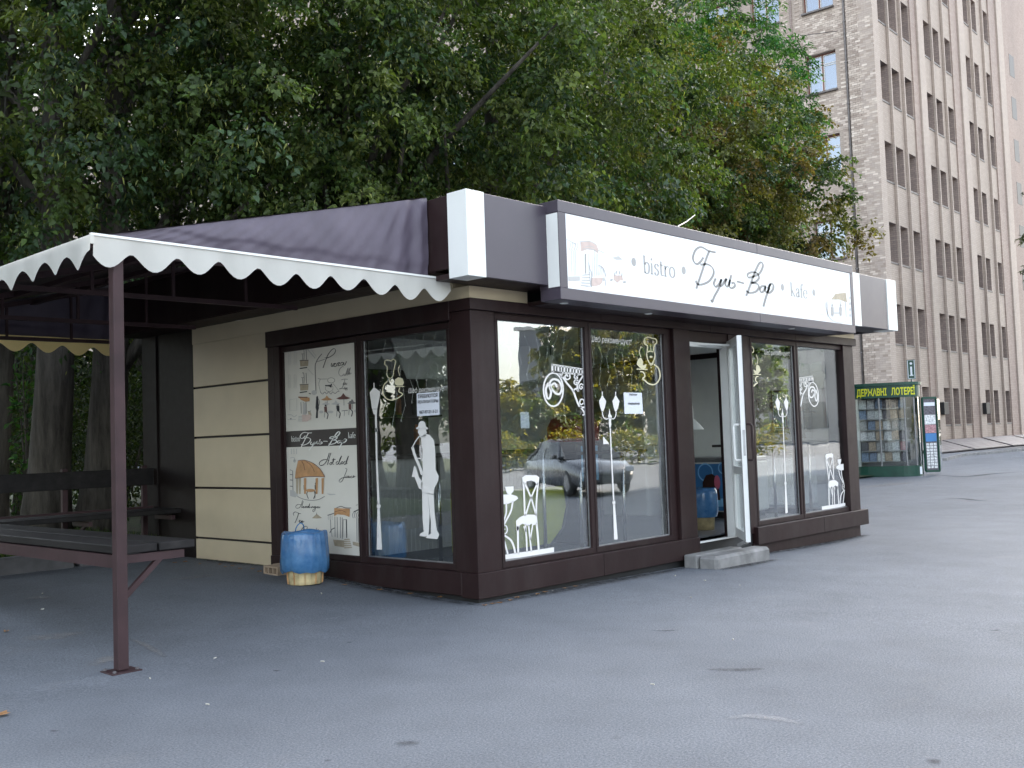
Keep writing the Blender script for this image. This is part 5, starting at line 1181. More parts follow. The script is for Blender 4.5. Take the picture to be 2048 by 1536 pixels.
# ------------------------------------------------------------------ tall tiled office building
TC = Vector((42.869, 14.344, 0)); TA = math.atan2(.04594, .99894)
tw = bpy.data.objects.new('office_building', None); COL.objects.link(tw); tw.location = TC; tw.rotation_euler = (0, 0, TA); BASE[tw.name] = Vector((0, 0, 0))
tag(tw, 'tall pale tiled office building with vertical piers behind the trees', 'building')
HT = 40.0
def holed(us, zs, u0, u1, z0, z1, d0, d1, fn):
    """wall sheet with window openings and their reveals, one connected surface"""
    U = sorted({u0, u1, *[x for p in us for x in p]}); Z = sorted({z0, z1, *[x for p in zs for x in p]})
    idx = {}; g = G(); g.alt = []
    def V(u, d, z):
        k = (u, d, z)
        if k not in idx: idx[k] = len(g.v); g.v.append(tuple(fn(u, d, z)))
        return idx[k]
    isu = lambda u: any(a <= u < b for a, b in us); isz = lambda z: any(a <= z < b for a, b in zs)
    for ua, ub in zip(U[:-1], U[1:]):
        for za, zb_ in zip(Z[:-1], Z[1:]):
            if isu(ua) and isz(za):
                for p, q in (((ua, za), (ua, zb_)), ((ub, za), (ub, zb_)), ((ua, za), (ub, za)), ((ua, zb_), (ub, zb_))):
                    g.alt.append(len(g.f)); g.f.append((V(p[0], d0, p[1]), V(q[0], d0, q[1]), V(q[0], d1, q[1]), V(p[0], d1, p[1])))
            else: g.f.append((V(ua, d0, za), V(ub, d0, za), V(ub, d0, zb_), V(ua, d0, zb_)))
    return g
RT = [3.42, 7.53, 11.65, 15.78, 19.90, 24.0, 28.1, 32.2]   # window heads, right face
LT = [3.50, 7.75, 12.05, 16.37, 20.70, 25.0]               # window heads, left face
rfn = lambda u, d, z: (u, d, z)           # right face: runs along local x, depth into +y
lfn = lambda u, d, z: (d, u, z)           # left face: runs along local y, depth into +x
bays = [(.0, [.80, 2.39, 4.26], 6.62), (6.62, [7.60, 9.18, 11.22], 13.95), (13.95, [15.08, 16.83, 19.34], 22.4)]
def wmesh(w, h, sash):
    g = G(); t = .07
    g.box(0, t, 0, .10, 0, h); g.box(w-t, w, 0, .10, 0, h); g.box(t, w-t, 0, .10, h-t, h); g.box(t, w-t, 0, .10, 0, t); g.box(w/2-t/2, w/2+t/2, .0, .10, t, h-t)
    fr = mesh_of(g, MAT['frame_brown'] if sash else MAT['frame_white'], 'window')
    s = G(); zt = h*.70
    for a, b in ((t, w/2-t/2), (w/2+t/2, w-t)):
        for z0, z1 in ((t, zt), (zt+.05, h-t)):
            k = .045; s.box(a, a+k, .02, .07, z0, z1); s.box(b-k, b, .02, .07, z0, z1); s.box(a+k, b-k, .02, .07, z0, z0+k); s.box(a+k, b-k, .02, .07, z1-k, z1)
    sm = mesh_of(s, MAT['frame_white'], 'sash')
    pm = mesh_of(G().box(t, w-t, .045, .05, t, h-t), MAT['far_glass'], 'pane')
    sl_ = mesh_of(G().box(-.04, w+.04, -.42, .02, -.10, -.012), MAT['sill'], 'sill')
    cm = mesh_of(G().box(t, w-t, .25, .27, t, h-t), MAT['grey_in'], 'curtain')
    return fr, sm, pm, sl_, cm
WR = wmesh(1.40, 2.0, False); WL = wmesh(1.64, 2.03, True)
part('core', G().box(.75, 22.9, .75, 84, .2, HT-.05), 'grey_render', tw)
for k, (s0, ws, s1) in enumerate(bays):
    wd = 1.40; e = ws[2]+wd+.10
    part('facade_wall', holed([(a+.02, a+wd) for a in ws], [(t-2.0, t) for t in RT], s0+.05, e, .6, HT, .17, .70, rfn), 'stone', tw, recalc=False, alt='brick_dark')
    part('light_pier', G().box(s0 if k else -.02, ws[0]-.06, .0, .75, .5, HT, .02), 'stone_light', tw)
    for a in (ws[1], ws[2]): part('fin', G().box(a-.165, a-.035, .03, .166, .55, HT, .012), 'stone_light', tw)
    part('brick_pier', G().box(e+.002, s1-.002, .10, .75, .5, HT, .01), 'brick_red', tw)
    for a in ws:
        for r, t in enumerate(RT):
            mm = Matrix.Translation((a+.01, .56, t-2.0)); o = inst('window', WR[0], tw, mm)
            for nm, me in (('pane', WR[2]), ('sill', WR[3]), ('curtain', WR[4])): inst(nm, me, o, Matrix.Identity(4))
part('light_pier', G().box(22.4, 23.68, .0, .75, .5, HT, .02), 'stone_light', tw)
part('side_wall', G().box(22.95, 23.6, .76, 84, .2, HT), 'stone', tw)
# left face: brick pier at the corner, recessed wall with windows, pilaster joints
cols = [(2.03+2.95*k, 3.67+2.95*k) for k in range(26)]
part('facade_wall', holed(cols, [(t-2.03, t) for t in LT], 1.36, 84, .5, HT, .14, .60, lfn), 'stone', tw, recalc=False)
part('facade_wall', G().box(.14, .9, 84.01, 165, .2, HT), 'stone', tw)
part('corner_pier', G().box(.0, .70, .751, 1.355, .3, HT), 'mortar', tw)
part('corner_pier', G().box(.002, .79, .03, .75, .3, HT), 'mortar', tw)
for k in range(9): part('pilaster', G().box(.085, .139, 4.27+2.95*k, 4.38+2.95*k, .5, HT), 'brick_dark', tw)
part('drainpipe', G().tube([(.06, 1.47, .6), (.06, 1.47, HT)], .055, 10), 'sill', tw, smooth=True)
cl_ = G()
for z in np.arange(3, 30, 2.1): cl_.box(.0, .13, 1.40, 1.54, z, z+.06)
part('pipe_clamp', cl_, 'sill', tw, kind='stuff')
far_pane = mesh_of(G().box(0, 1.64, .1, .12, 0, 2.03), MAT['far_glass'], 'window')
lm = Matrix(((0, 1, 0, 0), (1, 0, 0, 0), (0, 0, 1, 0), (0, 0, 0, 1)))
for k, (a, b) in enumerate(cols):
    for t in LT:
        mm = Matrix.Translation((.40, a, t-2.03)) @ lm
        if k < 4:
            o = inst('window', WL[0], tw, mm)
            for nm, me in (('sash', WL[1]), ('pane', WL[2]), ('sill', WL[3]), ('curtain', WL[4])): inst(nm, me, o, Matrix.Identity(4))
        elif k < 16: inst('window', far_pane, tw, mm)
# facing bricks: the 300 that show largest singly, the others as one part
def brick_spec():
    for r, z in enumerate(np.arange(2.9, 25, .107)):
        b = -.005 if r % 2 else -.14
        while b < 1.352:
            L_ = .27; b0, b1 = max(b, -.005), min(b+L_-.012, 1.353)
            if b1-b0 > .04: yield 'pier', -.022, b0, b1, z
            b += L_
    for r, z in enumerate(np.arange(8, 25, .107)):
        b = 1.56 if r % 2 else 1.56-.135
        while b < 4.9:
            b0, b1 = max(b, 1.56), min(b+.258, 4.9); b += .27
            if b1-b0 < .05 or (4.22 < b0 < 4.42) or (4.22 < b1 < 4.42): continue
            if any(t-2.15 < z+.1 and z < t+.02 for t in LT) and (1.95 < b1 and b0 < 3.75): continue
            yield 'wall', .14, b0, b1, z
singles, rest = [], G()
for kind, d, b0, b1, z in brick_spec():
    j = random.uniform(-.006, .008)
    if kind == 'pier' and 9.0 < z < 15.6 and len(singles) < 300: singles.append((d+j, b0, b1, z)); continue
    dd = d+j-(0 if kind == 'pier' else .022)
    o = len(rest.v); x1 = dd+.02
    rest.v += [(dd, b0, z), (dd, b1, z), (dd, b1, z+.095), (dd, b0, z+.095), (x1, b0, z), (x1, b1, z), (x1, b1, z+.095), (x1, b0, z+.095)]
    rest.f += [(o, o+3, o+2, o+1), (o, o+1, o+5, o+4), (o+1, o+2, o+6, o+5), (o+2, o+3, o+7, o+6), (o+3, o, o+4, o+7)]
part('facing_bricks', rest, 'tile_many', tw, kind='stuff', recalc=False)
bcache = {}
for d, b0, b1, z in singles:
    k = round(b1-b0, 2)
    if k not in bcache: bcache[k] = mesh_of(G().box(0, .02, 0, k, 0, .095, .004), MAT['tile_one'], 'brick')
    inst('brick', bcache[k], tw, Matrix.Translation((d, b0, z)))
# wall boxes, sloping steel covers of the light wells at the foot, red brick edge
for a, lab in ((6.75, 'dark metal box with a cable on the pier'), (14.25, None)):
    part('wall_box', G().box(a, a+.75, -.22, -.002, 1.95, 2.62, .02), 'dark', tw, lab)
wl = thing('light_well_cover', (50, 13.0, 0), 'row of sloping dark steel covers along the foot of the building', 'cover')
T2 = Matrix.Translation(TC) @ Matrix.Rotation(TA, 4, 'Z')
for a0, a1 in ((-1.5, 4.6), (5.0, 11.2), (11.8, 17.6), (18.2, 24.5)):
    q = [T2 @ Vector(p) for p in ((a0, -2.2, .14), (a1, -2.2, .14), (a1+.3, -.5, .62), (a0+.3, -.5, .62))]
    g = G(); g.add(q+[p-Vector((0, 0, .05)) for p in q], [(0, 1, 2, 3), (7, 6, 5, 4), (0, 4, 5, 1), (1, 5, 6, 2), (2, 6, 7, 3), (3, 7, 4, 0)])
    part('steel_cover', g, 'rust', wl)
g = G(); 
for z0, z1, d0, d1 in ((-.05, .10, -2.9, -2.21), (-.05, .58, -.5, .6)):
    q = [T2 @ Vector(p) for p in ((-2.5, d0, z0), (26, d0, z0), (26, d1, z0), (-2.5, d1, z0), (-2.5, d0, z1), (26, d0, z1), (26, d1, z1), (-2.5, d1, z1))]
    g = G(); g.add(q, [(0, 3, 2, 1), (4, 5, 6, 7), (0, 1, 5, 4), (1, 2, 6, 5), (2, 3, 7, 6), (3, 0, 4, 7)]); part('brick_edge', g, 'red_brick_curb', wl)
kb = bpy.data.objects.new('road_kerb', None); COL.objects.link(kb); kb['kind'] = 'structure'; kb['label'] = 'pale kerb curving along the road before the building'; BASE[kb.name] = Vector((0, 0, 0))
kp = smoothline([gp(1889, 920, .08), gp(1925, 913, .08), gp(1975, 909, .08), gp(2048, 902, .08), gp(2120, 896, .08)], 4)
for a, b in zip(kp[:-1], kp[1:]):
    z = ground_z(a[0], a[1]); part('kerb_stone', G().bar((a[0], a[1], z+.04), (b[0]*.97+a[0]*.03, b[1]*.97+a[1]*.03, z+.04), .16, .12), 'kerb', kb)
# further wing of the same quarter, seen at the right edge
wg = thing('rear_wing', (88, 32, 0), 'rosy rear wing of the quarter at the upper right edge', 'building')
part('wing_wall', G().box(68.0, 125, 24, 60, 0, 44), 'brick_red', wg)
for r in range(8):
    for k in range(3): part('window', G().box(88.5+k*4, 89.9+k*4, 23.985, 24.05, 5.5+r*4.1, 7.6+r*4.1), 'dark_in', wg)

# ------------------------------------------------------------------ trees
def leaves_obj(name, parent, C_, Dn, Nn, ln, wd, colr, mat='leaf', lo=False):
    """N leaves: base C_, tip direction Dn, face normal Nn; two folded quads each"""
    Dn = Dn/np.linalg.norm(Dn, axis=1, keepdims=True); S_ = np.cross(Dn, Nn); S_ /= (np.linalg.norm(S_, axis=1, keepdims=True)+1e-9); Nn = np.cross(S_, Dn)
    N = len(C_); ln = ln[:, None]; wd = wd[:, None]; f = .28*wd
    curl = Nn*ln*-.12
    if lo:   # distant leaves: one folded pair of triangles
        v = np.empty((N, 4, 3)); v[:, 0] = C_; v[:, 1] = C_+Dn*ln*.42+S_*wd*.5+Nn*f; v[:, 2] = C_+Dn*ln+curl; v[:, 3] = C_+Dn*ln*.42-S_*wd*.5+Nn*f
        me = bpy.data.meshes.new(name); me.vertices.add(N*4); me.vertices.foreach_set('co', v.astype(np.float32).ravel())
        base = (np.arange(N)*4)[:, None]; lp = np.hstack([base+np.array([[0, 1, 2]]), base+np.array([[0, 2, 3]])]).astype(np.int32).ravel()
        me.loops.add(N*6); me.loops.foreach_set('vertex_index', lp)
        me.polygons.add(N*2); me.polygons.foreach_set('loop_start', np.arange(N*2, dtype=np.int32)*3); me.polygons.foreach_set('loop_total', np.full(N*2, 3, np.int32))
        me.update(calc_edges=True)
        a = me.attributes.new('Col', 'FLOAT_COLOR', 'POINT'); cc = np.ones((N, 4, 4), np.float32); cc[:, :, :3] = colr[:, None, :]; a.data.foreach_set('color', cc.ravel())
        me.materials.append(MAT[mat]); o = bpy.data.objects.new(name, me); place(o, parent); return o
    v = np.empty((N, 6, 3))
    v[:, 0] = C_; v[:, 1] = C_+Dn*ln*.28+S_*wd*.5+Nn*f; v[:, 2] = C_+Dn*ln*.64+S_*wd*.38+Nn*f*.7+curl*.4
    v[:, 3] = C_+Dn*ln+curl; v[:, 4] = C_+Dn*ln*.64-S_*wd*.38+Nn*f*.7+curl*.4; v[:, 5] = C_+Dn*ln*.28-S_*wd*.5+Nn*f
    me = bpy.data.meshes.new(name); me.vertices.add(N*6); me.vertices.foreach_set('co', v.astype(np.float32).ravel())
    base = (np.arange(N)*6)[:, None]; lp = np.hstack([base+np.array([[0, 1, 2, 3]]), base+np.array([[0, 3, 4, 5]])]).astype(np.int32).ravel()
    me.loops.add(N*8); me.loops.foreach_set('vertex_index', lp)
    me.polygons.add(N*2); me.polygons.foreach_set('loop_start', np.arange(N*2, dtype=np.int32)*4); me.polygons.foreach_set('loop_total', np.full(N*2, 4, np.int32))
    me.update(calc_edges=True)
    a = me.attributes.new('Col', 'FLOAT_COLOR', 'POINT'); cc = np.ones((N, 6, 4), np.float32); cc[:, :, :3] = colr[:, None, :]; a.data.foreach_set('color', cc.ravel())
    me.materials.append(MAT[mat]); o = bpy.data.objects.new(name, me); place(o, parent); return o
GREENS = np.array([(.047, .080, .023), (.060, .097, .028), (.080, .116, .033), (.047, .086, .040), (.100, .130, .035)])
def pal(kind, n):
    c = GREENS[rng.integers(0, len(GREENS), n)]*rng.uniform(.8, 1.2, (n, 1))
    if kind == 'autumn':
        k = rng.random(n); y = np.array([(.18, .155, .045), (.15, .145, .042), (.16, .115, .042), (.12, .135, .042)])[rng.integers(0, 4, n)]
        c = np.where((k < .48)[:, None], y, c)
    elif kind == 'fresh': c = c*np.array([.85, 1.45, 1.1])
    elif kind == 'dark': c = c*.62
    elif kind == 'yellow': c = np.where((rng.random(n) < .6)[:, None], np.array([(.22, .19, .03)]), c)
    return c
def tree(name, base, label, crown, height, clumps, per, leaf, kind, trunk_r=.25, group=None, trunks=1, narrow=.72, shape=1.0, skip=None, bracts=.08, low=None, limbs=12, spray=.55, lo=False, dens=1.5):
    """crown = (dx, dy, z centre, rx, ry, rz)"""
    bx_, by_ = base; bz_ = ground_z(bx_, by_) if by_ < 6 else .1
    t = thing(name, (bx_, by_, bz_), label, 'tree', group)
    cx, cy, cz, rx, ry, rz = crown; cc = np.array([bx_+cx, by_+cy, cz])
    # clump centres: lobed ellipsoid, more to the outside
    u = rng.normal(size=(clumps*3, 3)); u /= np.linalg.norm(u, axis=1, keepdims=True)
    lob = 1+.16*np.sin(u[:, 0]*5+bx_)*np.cos(u[:, 1]*4+by_)+.12*np.sin(u[:, 2]*7+u[:, 0]*3)
    r = rng.random(clumps*3)**.42*lob; P_ = cc+u*np.array([rx, ry, rz])*r[:, None]
    if low is not None: P_ = P_[P_[:, 2] > low]
    if skip is not None: P_ = P_[[not skip(p) for p in P_]]
    P_ = P_[:int(clumps*.68)]; M = len(P_)
    out = P_-cc; out[:, 2] *= .35; out /= (np.linalg.norm(out, axis=1, keepdims=True)+1e-6)
    tw_n = 8; lpt = max(3, int(per*dens)//tw_n)
    # twigs per clump droop outwards; leaves alternate along each
    tb = np.repeat(P_, tw_n, 0); td = np.repeat(out, tw_n, 0)*.55+rng.normal(0, 1, (M*tw_n, 3))*np.array([.7, .7, .22]); td[:, 2] -= .12; td /= np.linalg.norm(td, axis=1, keepdims=True)
    tl = rng.uniform(.55, 1.15, M*tw_n)*spray
    tb = tb+rng.normal(0, .13*spray/.55, tb.shape)*np.array([1, 1, .6])
    s = (np.tile(np.arange(lpt), M*tw_n)+rng.random(M*tw_n*lpt))/lpt
    B = np.repeat(tb, lpt, 0); Dd = np.repeat(td, lpt, 0); L_ = np.repeat(tl, lpt)
    pos = B+Dd*(L_*s)[:, None]; pos[:, 2] -= .42*L_*s*s; pos += rng.normal(0, .035, pos.shape)
    N = len(pos)
    side = np.cross(Dd, np.array([0, 0, 1.])); side /= (np.linalg.norm(side, axis=1, keepdims=True)+1e-6)
    sg = np.where(rng.random(N) < .5, -1, 1)[:, None]
    tip = Dd*.6+side*sg*.8+rng.normal(0, .35, (N, 3)); tip[:, 2] -= rng.uniform(.1, .9, N)
    nor = np.array([0, 0, 1.])+rng.normal(0, .42, (N, 3))+np.repeat(np.repeat(out, tw_n, 0), lpt, 0)*.35
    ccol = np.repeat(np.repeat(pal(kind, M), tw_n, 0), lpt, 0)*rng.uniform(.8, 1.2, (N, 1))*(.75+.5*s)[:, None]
    ln = leaf*rng.uniform(.65, 1.25, N); wd = ln*narrow*rng.uniform(.85, 1.1, N)
    if bracts:
        k = rng.random(N) < bracts; ln = np.where(k, ln*.9, ln); wd = np.where(k, ln*.22, wd); ccol = np.where(k[:, None], np.array([(.24, .26, .075)]), ccol); tip[k, 2] -= 1.2
    leaves_obj('crown', t, pos, tip, nor, ln, wd, ccol, lo=lo)
    # trunk(s) and limbs
    g = G(); rr = random.Random(int(abs(bx_*13+by_*7))); tops = []
    for k in range(trunks):
        ox = (k-(trunks-1)/2)*trunk_r*2.1; pts = []; rad = []
        hh = height*.8
        for i in range(9):
            f_ = i/8; pts.append((bx_+ox*(1+.8*f_)+cx*.55*f_+.10*math.sin(f_*5+k), by_+.2*ox*f_+cy*.55*f_+.10*math.cos(f_*4+k), bz_-.05+hh*f_)); rad.append(trunk_r*(1.28 if i == 0 else 1)*(1-.72*f_))
        n0 = len(g.v); ns_ = 18
        g.tube(pts, rad, ns_)
        tops.append((pts, rad))
    part('trunk', g, 'bark', t, smooth=True)
    order = rng.permutation(M)[:limbs]
    for k in order:
        q = P_[k]; pts, rad = tops[k % trunks]
        i = max(2, min(7, int((q[2]-bz_)/(height*.8)*8)-2+rr.randint(-1, 0))); a = Vector(pts[i]); b = Vector(q); m_ = (a+b)/2+Vector((rr.uniform(-.3, .3), rr.uniform(-.3, .3), .35))
        r0 = rad[i]*.42
        lg = G().tube([a, a*.6+m_*.4, m_, m_*.4+b*.6, b], [r0, r0*.85, r0*.6, r0*.36, r0*.14], 7)
        part('limb', lg, 'bark', t, smooth=True)
    return t
inside_kiosk = lambda p: (-3.6 < p[0] < 8.3 and -.8 < p[1] < 6.1 and p[2] < 3.75)
# twin-stemmed old linden left, its neighbours, then the row behind the kiosk
def wpos(u, d): q = away(u, 900, d); return (q[0], q[1])
GT = 'trees behind the kiosk'
tree('linden_tree', wpos(138, 15.4), 'old twin-stemmed linden with furrowed trunks behind the canopy table', (.3, -1.2, 7.2, 4.3, 4.2, 4.6), 11.5, 620, 60, .088, 'linden', .30, GT, trunks=2, dens=2.3, bracts=.12, skip=inside_kiosk, low=3.0)
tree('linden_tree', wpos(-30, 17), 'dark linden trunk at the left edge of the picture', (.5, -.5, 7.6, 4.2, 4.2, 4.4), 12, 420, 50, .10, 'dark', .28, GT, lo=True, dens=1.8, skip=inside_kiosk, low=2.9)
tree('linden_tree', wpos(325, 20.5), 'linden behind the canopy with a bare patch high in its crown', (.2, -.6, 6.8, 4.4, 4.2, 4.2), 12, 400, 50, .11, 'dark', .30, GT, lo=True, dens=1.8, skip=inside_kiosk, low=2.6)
tree('linden_tree', wpos(640, 16.6), 'full linden whose drooping boughs reach over the kiosk corner', (-.4, -1.6, 7.3, 4.0, 3.7, 4.3), 12, 700, 60, .086, 'linden', .27, GT, dens=2.4, bracts=.14, skip=inside_kiosk, low=3.45)
tree('linden_tree', wpos(960, 17.8), 'linden with pale bracts above the white corner box', (.0, -1.2, 7.0, 3.9, 3.7, 4.2), 11.5, 680, 60, .086, 'linden', .25, GT, dens=2.3, bracts=.14, skip=inside_kiosk, low=3.4)
tree('linden_tree', wpos(1200, 24.5), 'browning linden above the middle of the sign', (.2, -.4, 7.6, 4.4, 4.0, 4.8), 13, 900, 60, .105, 'autumn', .26, GT, lo=True, dens=2.2, skip=inside_kiosk, low=3.2, bracts=.04)
tree('maple_tree', wpos(1452, 34), 'fresh green ash-leaved tree beside the office windows', (.0, .0, 11.2, 3.3, 3.3, 5.2), 16, 1050, 60, .17, 'fresh', .25, GT, lo=True, dens=1.8, narrow=.34, bracts=0, low=5.6)
tree('linden_tree', wpos(1455, 27.5), 'yellow tipped linden above the far end of the sign', (.0, .0, 7.0, 3.4, 3.2, 3.9), 10, 1000, 60, .11, 'autumn', .22, GT, lo=True, dens=2.2, low=2.6, bracts=.03)
tree('linden_tree', wpos(1120, 31), 'linden in the second row behind the sign', (.0, .0, 9.6, 5.2, 5.0, 5.6), 16, 420, 55, .15, 'linden', .3, GT, lo=True, low=4, bracts=.04)
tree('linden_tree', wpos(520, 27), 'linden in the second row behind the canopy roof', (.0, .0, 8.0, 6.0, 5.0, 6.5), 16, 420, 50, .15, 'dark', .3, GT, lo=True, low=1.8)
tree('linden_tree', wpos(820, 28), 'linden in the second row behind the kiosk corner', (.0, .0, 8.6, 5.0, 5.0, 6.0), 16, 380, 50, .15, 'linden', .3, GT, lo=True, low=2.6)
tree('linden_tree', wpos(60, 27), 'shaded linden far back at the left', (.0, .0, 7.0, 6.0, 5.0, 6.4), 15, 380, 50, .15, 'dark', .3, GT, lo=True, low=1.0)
tree('spruce_tree', wpos(2200, 60), 'dark narrow conifer at the right edge beside the building', (.0, .0, 8.0, 2.6, 2.6, 8.2), 16, 420, 90, .26, 'dark', .2, None, lo=True, narrow=.3, bracts=0)
# dark shrubs under the trees at the left, one bright sprig
def shrub(name, pos, r, h, n, kind, label, group=None, leaf=.07):
    z0 = .3 if pos[1] > 5.3 else ground_z(*pos); t = thing(name, (pos[0], pos[1], z0), label, 'shrub', group)
    u = rng.normal(size=(n, 3)); u /= np.linalg.norm(u, axis=1, keepdims=True); p = u*np.array([r, r, h/2])*(rng.random(n)**.4)[:, None]+np.array([pos[0], pos[1], z0+h/2]); p[:, 2] = np.maximum(p[:, 2], z0+.03)
    tip = u+rng.normal(0, .6, (n, 3)); nor = rng.normal(0, .5, (n, 3))+np.array([0, 0, 1])
    ln = leaf*rng.uniform(.7, 1.3, n); leaves_obj('foliage', t, p, tip, nor, ln, ln*.6, pal(kind, n)*rng.uniform(.7, 1.2, (n, 1)))
    g = G()
    for k in range(5): a = k*1.3; g.tube([(pos[0], pos[1], z0-.03), (pos[0]+.3*r*math.cos(a), pos[1]+.3*r*math.sin(a), z0+h*.5), (pos[0]+.6*r*math.cos(a), pos[1]+.6*r*math.sin(a), z0+h*.85)], [.02, .014, .005], 5)
    part('stem', g, 'bark', t)
for k, (u, d, r, h, lab) in enumerate(((-40, 20, 1.8, 2.6, 'dark shrub at the far left under the canopy'), (240, 18.5, 1.3, 2.4, 'dark shrub just right of the twin trunk'), (60, 24, 2.2, 3.2, 'dark shrub in the gap left of the twin trunk'), (170, 26, 2.4, 3.0, 'dark shrub behind the twin trunk'), (300, 24, 2.0, 3.2, 'dark shrub beside the dark kiosk wall'), (-140, 24, 2.4, 3.0, 'dark shrub outside the left end of the canopy'))):
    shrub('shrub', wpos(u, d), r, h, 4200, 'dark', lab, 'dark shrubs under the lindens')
q = away(55, 750, 16.5); shrub('linden_sprig', (q[0], q[1]), .28, 3.0, 260, 'fresh', 'bright yellow green sprig hanging left of the twin trunk', None, .10)
def hedge(x0, y0, x1, y1, w, h, label, n=9000, kind='yellow', z0=0):
    t = thing('hedge', ((x0+x1)/2, (y0+y1)/2, z0), label, 'hedge')
    s = rng.random(n); o = rng.uniform(-w/2, w/2, n); L_ = math.hypot(x1-x0, y1-y0); dx, dy = (x1-x0)/L_, (y1-y0)/L_
    p = np.stack([x0+dx*L_*s-dy*o, y0+dy*L_*s+dx*o, z0+h*np.sqrt(rng.random(n))*(.85+.15*np.sin(s*40))], 1)
    ln = rng.uniform(.12, .22, n); leaves_obj('foliage', t, p, rng.normal(size=(n, 3)), rng.normal(size=(n, 3))+np.array([0, 0, 1]), ln, ln*.6, pal(kind, n), lo=True)
    g = G()
    for k in range(12): q = (k+.5)/12; g.tube([(x0+dx*L_*q, y0+dy*L_*q, z0-.05), (x0+dx*L_*q, y0+dy*L_*q, z0+h*.7)], [.03, .01], 5)
    part('stem', g, 'bark', t, kind='stuff')
a_, b_ = wpos(-260, 27), wpos(430, 31)
hedge(a_[0], a_[1], b_[0], b_[1], 1.6, 4.2, 'tall dark hedge closing the view behind the trunks', 30000, 'dark', .3)
# turf blades along the kerb
n = 22000; px_ = rng.uniform(-6.5, 0, n); py_ = 5.33+rng.random(n)**1.6*4.2; pos = np.stack([px_, py_, np.array([lawn_z(a, b) for a, b in zip(px_, py_)])-.005], 1)
tip = np.array([0, 0, 1.])+rng.normal(0, .4, (n, 3)); nor = rng.normal(0, 1, (n, 3)); nor[:, 2] *= .2
gr = leaves_obj('grass', None, pos, tip, nor, rng.uniform(.04, .11, n), rng.uniform(.006, .012, n), GREENS[rng.integers(0, 5, n)]*rng.uniform(.8, 1.5, (n, 1)), 'grass')
gr['kind'] = 'stuff'; gr['label'] = 'short green turf behind the kerb'; gr['category'] = 'grass'
# overhead cable
pts = [away(925, -30, 13), away(985, 40, 16), away(1045, 78, 19), away(1108, 112, 23)]; pts2 = [away(1108, 112, 23), away(1165, 118, 28), away(1300, 110, 38), away(1690, 60, 55)]
solo('overhead_cable', G().tube([Vector(p) for p in smoothline(pts, 4)+smoothline(pts2, 4)[1:]], .016, 5), 'cable', 'thin black overhead cable crossing in front of the upper leaves', 'cable')
wp = [onplane(1355, 453, 1, -.2), onplane(1372, 444, 1, .4), onplane(1390, 430, 1, 1.2)]
solo('antenna_wire', G().tube([Vector(p) for p in wp], .008, 5), 'steel', 'short pale wire rising behind the top edge of the sign', 'wire')

# ------------------------------------------------------------------ the street the windows mirror (to the right of and behind the viewer)
def car(pos, ang, label):
    t = thing('parked_car', (pos[0], pos[1], ground_z(*pos)), label, 'car'); t.rotation_euler = (0, 0, ang); BASE[t.name] = Vector((0, 0, 0))
    # lofted body: stations along x: (x, half width, floor z, belt z)
    st = [(-2.15, .60, .42, .62), (-2.10, .76, .30, .82), (-1.6, .84, .24, .92), (-.8, .86, .22, .94), (.2, .86, .22, .93), (1.0, .86, .22, .90), (1.6, .83, .24, .82), (2.0, .74, .28, .70), (2.12, .58, .38, .58)]
    g = G()
    for x, w, a, b in st:
        g.v += [(x, -w*.9, a, ), (x, -w, a+.12), (x, -w, (a+b)/2), (x, -w*.97, b-.06), (x, -w*.88, b), (x, 0, b+.03), (x, w*.88, b), (x, w*.97, b-.06), (x, w, (a+b)/2), (x, w, a+.12), (x, w*.9, a)]
    n = 11
    for i in range(len(st)-1): g.f += [(i*n+k, i*n+k+1, (i+1)*n+k+1, (i+1)*n+k) for k in range(n-1)]+[(i*n+n-1, i*n, (i+1)*n, (i+1)*n+n-1)]
    g.f += [tuple(range(n)), tuple(range((len(st)-1)*n+n-1, (len(st)-1)*n-1, -1))]
    part('body', g, 'car_paint', t, smooth=True)
    cab = [(-1.75, .76, .92), (-1.15, .62, 1.36), (-.2, .63, 1.44), (.45, .61, 1.38), (1.15, .76, .90)]
    g = G()
    for x, w, z in cab: g.v += [(x, -w, z), (x, w, z)]
    for x, w, z in cab: g.v += [(x, -.80, .91), (x, .80, .91)]
    for i in range(4): g.f += [(2*i, 2*i+1, 2*i+3, 2*i+2), (10+2*i, 2*i, 2*i+2, 12+2*i), (2*i+1, 11+2*i, 13+2*i, 2*i+3)]
    part('cabin_glass', g, 'car_glass', t)
    part('roof', G().add([(-1.12, -.62, 1.375), (-1.12, .62, 1.375), (-.2, .63, 1.455), (-.2, -.63, 1.455), (.42, -.60, 1.395), (.42, .60, 1.395)], [(0, 1, 2, 3), (3, 2, 5, 4)]), 'car_paint', t, smooth=True)
    for s in (-1, 1):
        for x in (.42, -.35, -1.12): part('roof_pillar', G().bar((x, s*.63, 1.36), (x+(.45 if x > 0 else -.02 if x > -1 else -.4), s*.79, .93), .05, .05), 'car_paint', t)
        for x in (-1.32, 1.32):
            w = part('wheel', G().lathe((0, 0, 0), [(0, -.09), (.20, -.09), (.30, -.08), (.32, 0), (.30, .08), (.20, .09), (0, .09)], 20), 'dark', t, smooth=True); w.location = (x, s*.76, .32); w.rotation_euler = (math.pi/2, 0, 0)
            r = part('rim', G().lathe((0, 0, -s*.092), [(0, 0), (.06, -s*.005), (.19, 0)], 14), 'steel', w)
        part('headlight', G().box(2.0, 2.1, s*.62-.1, s*.62+.1, .58, .70, .02), 'lamp_clear', t); part('tail_light', G().box(-2.14, -2.06, s*.62-.1, s*.62+.1, .62, .78, .02), 'lamp_red', t)
        part('mirror', G().box(.68, .82, s*.90-.07, s*.90+.07, .92, 1.04, .02), 'car_paint', t)
    return t
car((15.0, -11.2), R(118), 'silver hatchback parked opposite the kiosk, mirrored in the near window')
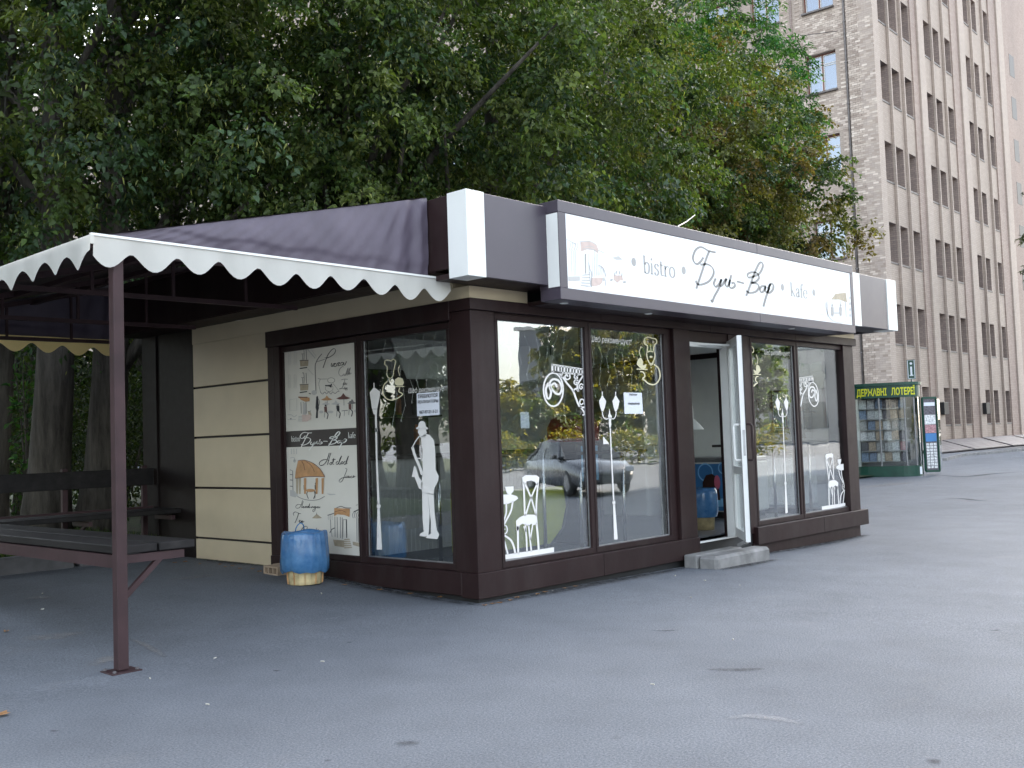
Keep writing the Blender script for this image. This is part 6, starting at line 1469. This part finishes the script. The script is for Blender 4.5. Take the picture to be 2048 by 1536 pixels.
GM = 'street trees opposite the kiosk'
for k, (x, y, h, r, kd, lab) in enumerate(((31, -28, 4.0, 2.4, 'yellow', 'sunlit yellowing street tree mirrored in the near window'), (38, -29, 10.5, 3.6, 'yellow', 'sunlit street tree mirrored beside the double lamp sticker'), (44, -29, 9.5, 3.4, 'yellow', 'sunlit street tree mirrored by the open door'), (50, -27.5, 10, 3.6, 'linden', 'broad street tree mirrored in the far window'), (26, -34, 4.6, 2.6, 'linden', 'low street tree mirrored behind the chair sticker'))):
    tree('street_tree', (x, y), lab, (0, 0, h*.56, r, r, h*.44), h, 420, 60, .24, kd, .2, GM, bracts=0, limbs=7, lo=True)
hedge(20, -24, 44, -21, 1.2, 1.7, 'clipped hedge along the opposite pavement')
ob = thing('opposite_building', (117, -92, 0), 'grey apartment block across the street, mirrored in the near window', 'building')
part('wall', G().box(103, 132, -94, -90, 0, 17), 'grey_render', ob); part('roof', G().box(102.5, 132.5, -94.5, -89.5, 17.01, 17.5), 'pale_render', ob); part('stair_tower', G().box(111, 115, -93, -89.3, 0, 23), 'pale_render', ob)
wm = mesh_of(G().box(0, 1.6, -.06, .02, 0, 1.7), MAT['far_glass'], 'window')
for r in range(6):
    for k in range(6): inst('window', wm, ob, Matrix.Translation((104.2+k*4.4, -89.98, 1.5+r*3)))
ob2 = thing('opposite_hall', (95, -40, 0), 'pale hall with broad windows across the street, mirrored in the far window', 'building')
part('wall', G().box(88, 112, -56, -30, 0, 13), 'pale_render', ob2); part('roof', G().prism([(-57, 13.01), (-29, 13.01), (-33, 16), (-43, 18), (-53, 16)], 0, 87.5, 112.5), 'rust', ob2)
wm2 = mesh_of(G().box(-.06, .02, 0, 2.6, 0, 2.6), MAT['far_glass'], 'window')
for r in range(3):
    for k in range(6): inst('window', wm2, ob2, Matrix.Translation((87.98, -54.5+k*4, 1.5+r*3.9)))
# trees mirrored in the left window
for k, (x, y, lab) in enumerate(((-10, 4.5, 'near linden standing left of the canopy outside the frame'), (-7.5, 9.5, 'linden beside the lawn corner left of the canopy'), (-13, 9, 'linden in the second row left of the canopy'), (-20, 12, 'outermost linden left of the lawn'), (-24, 22, 'linden far back across the lawn to the left'), (-12, 24, 'linden deep in the grove behind the lawn'), (-9, 12.5, 'linden left of the frame, mirrored in the saxophone player window'), (-15, 17, 'farther linden left of the frame beyond the lawn'))):
    tree('linden_tree', (x, y), lab, (0, 0, 6.6, 4.2, 4.2, 4.9), 11.5, 330, 55, .17, 'linden', .28, 'trees left of the frame', bracts=.05, limbs=7, lo=True)
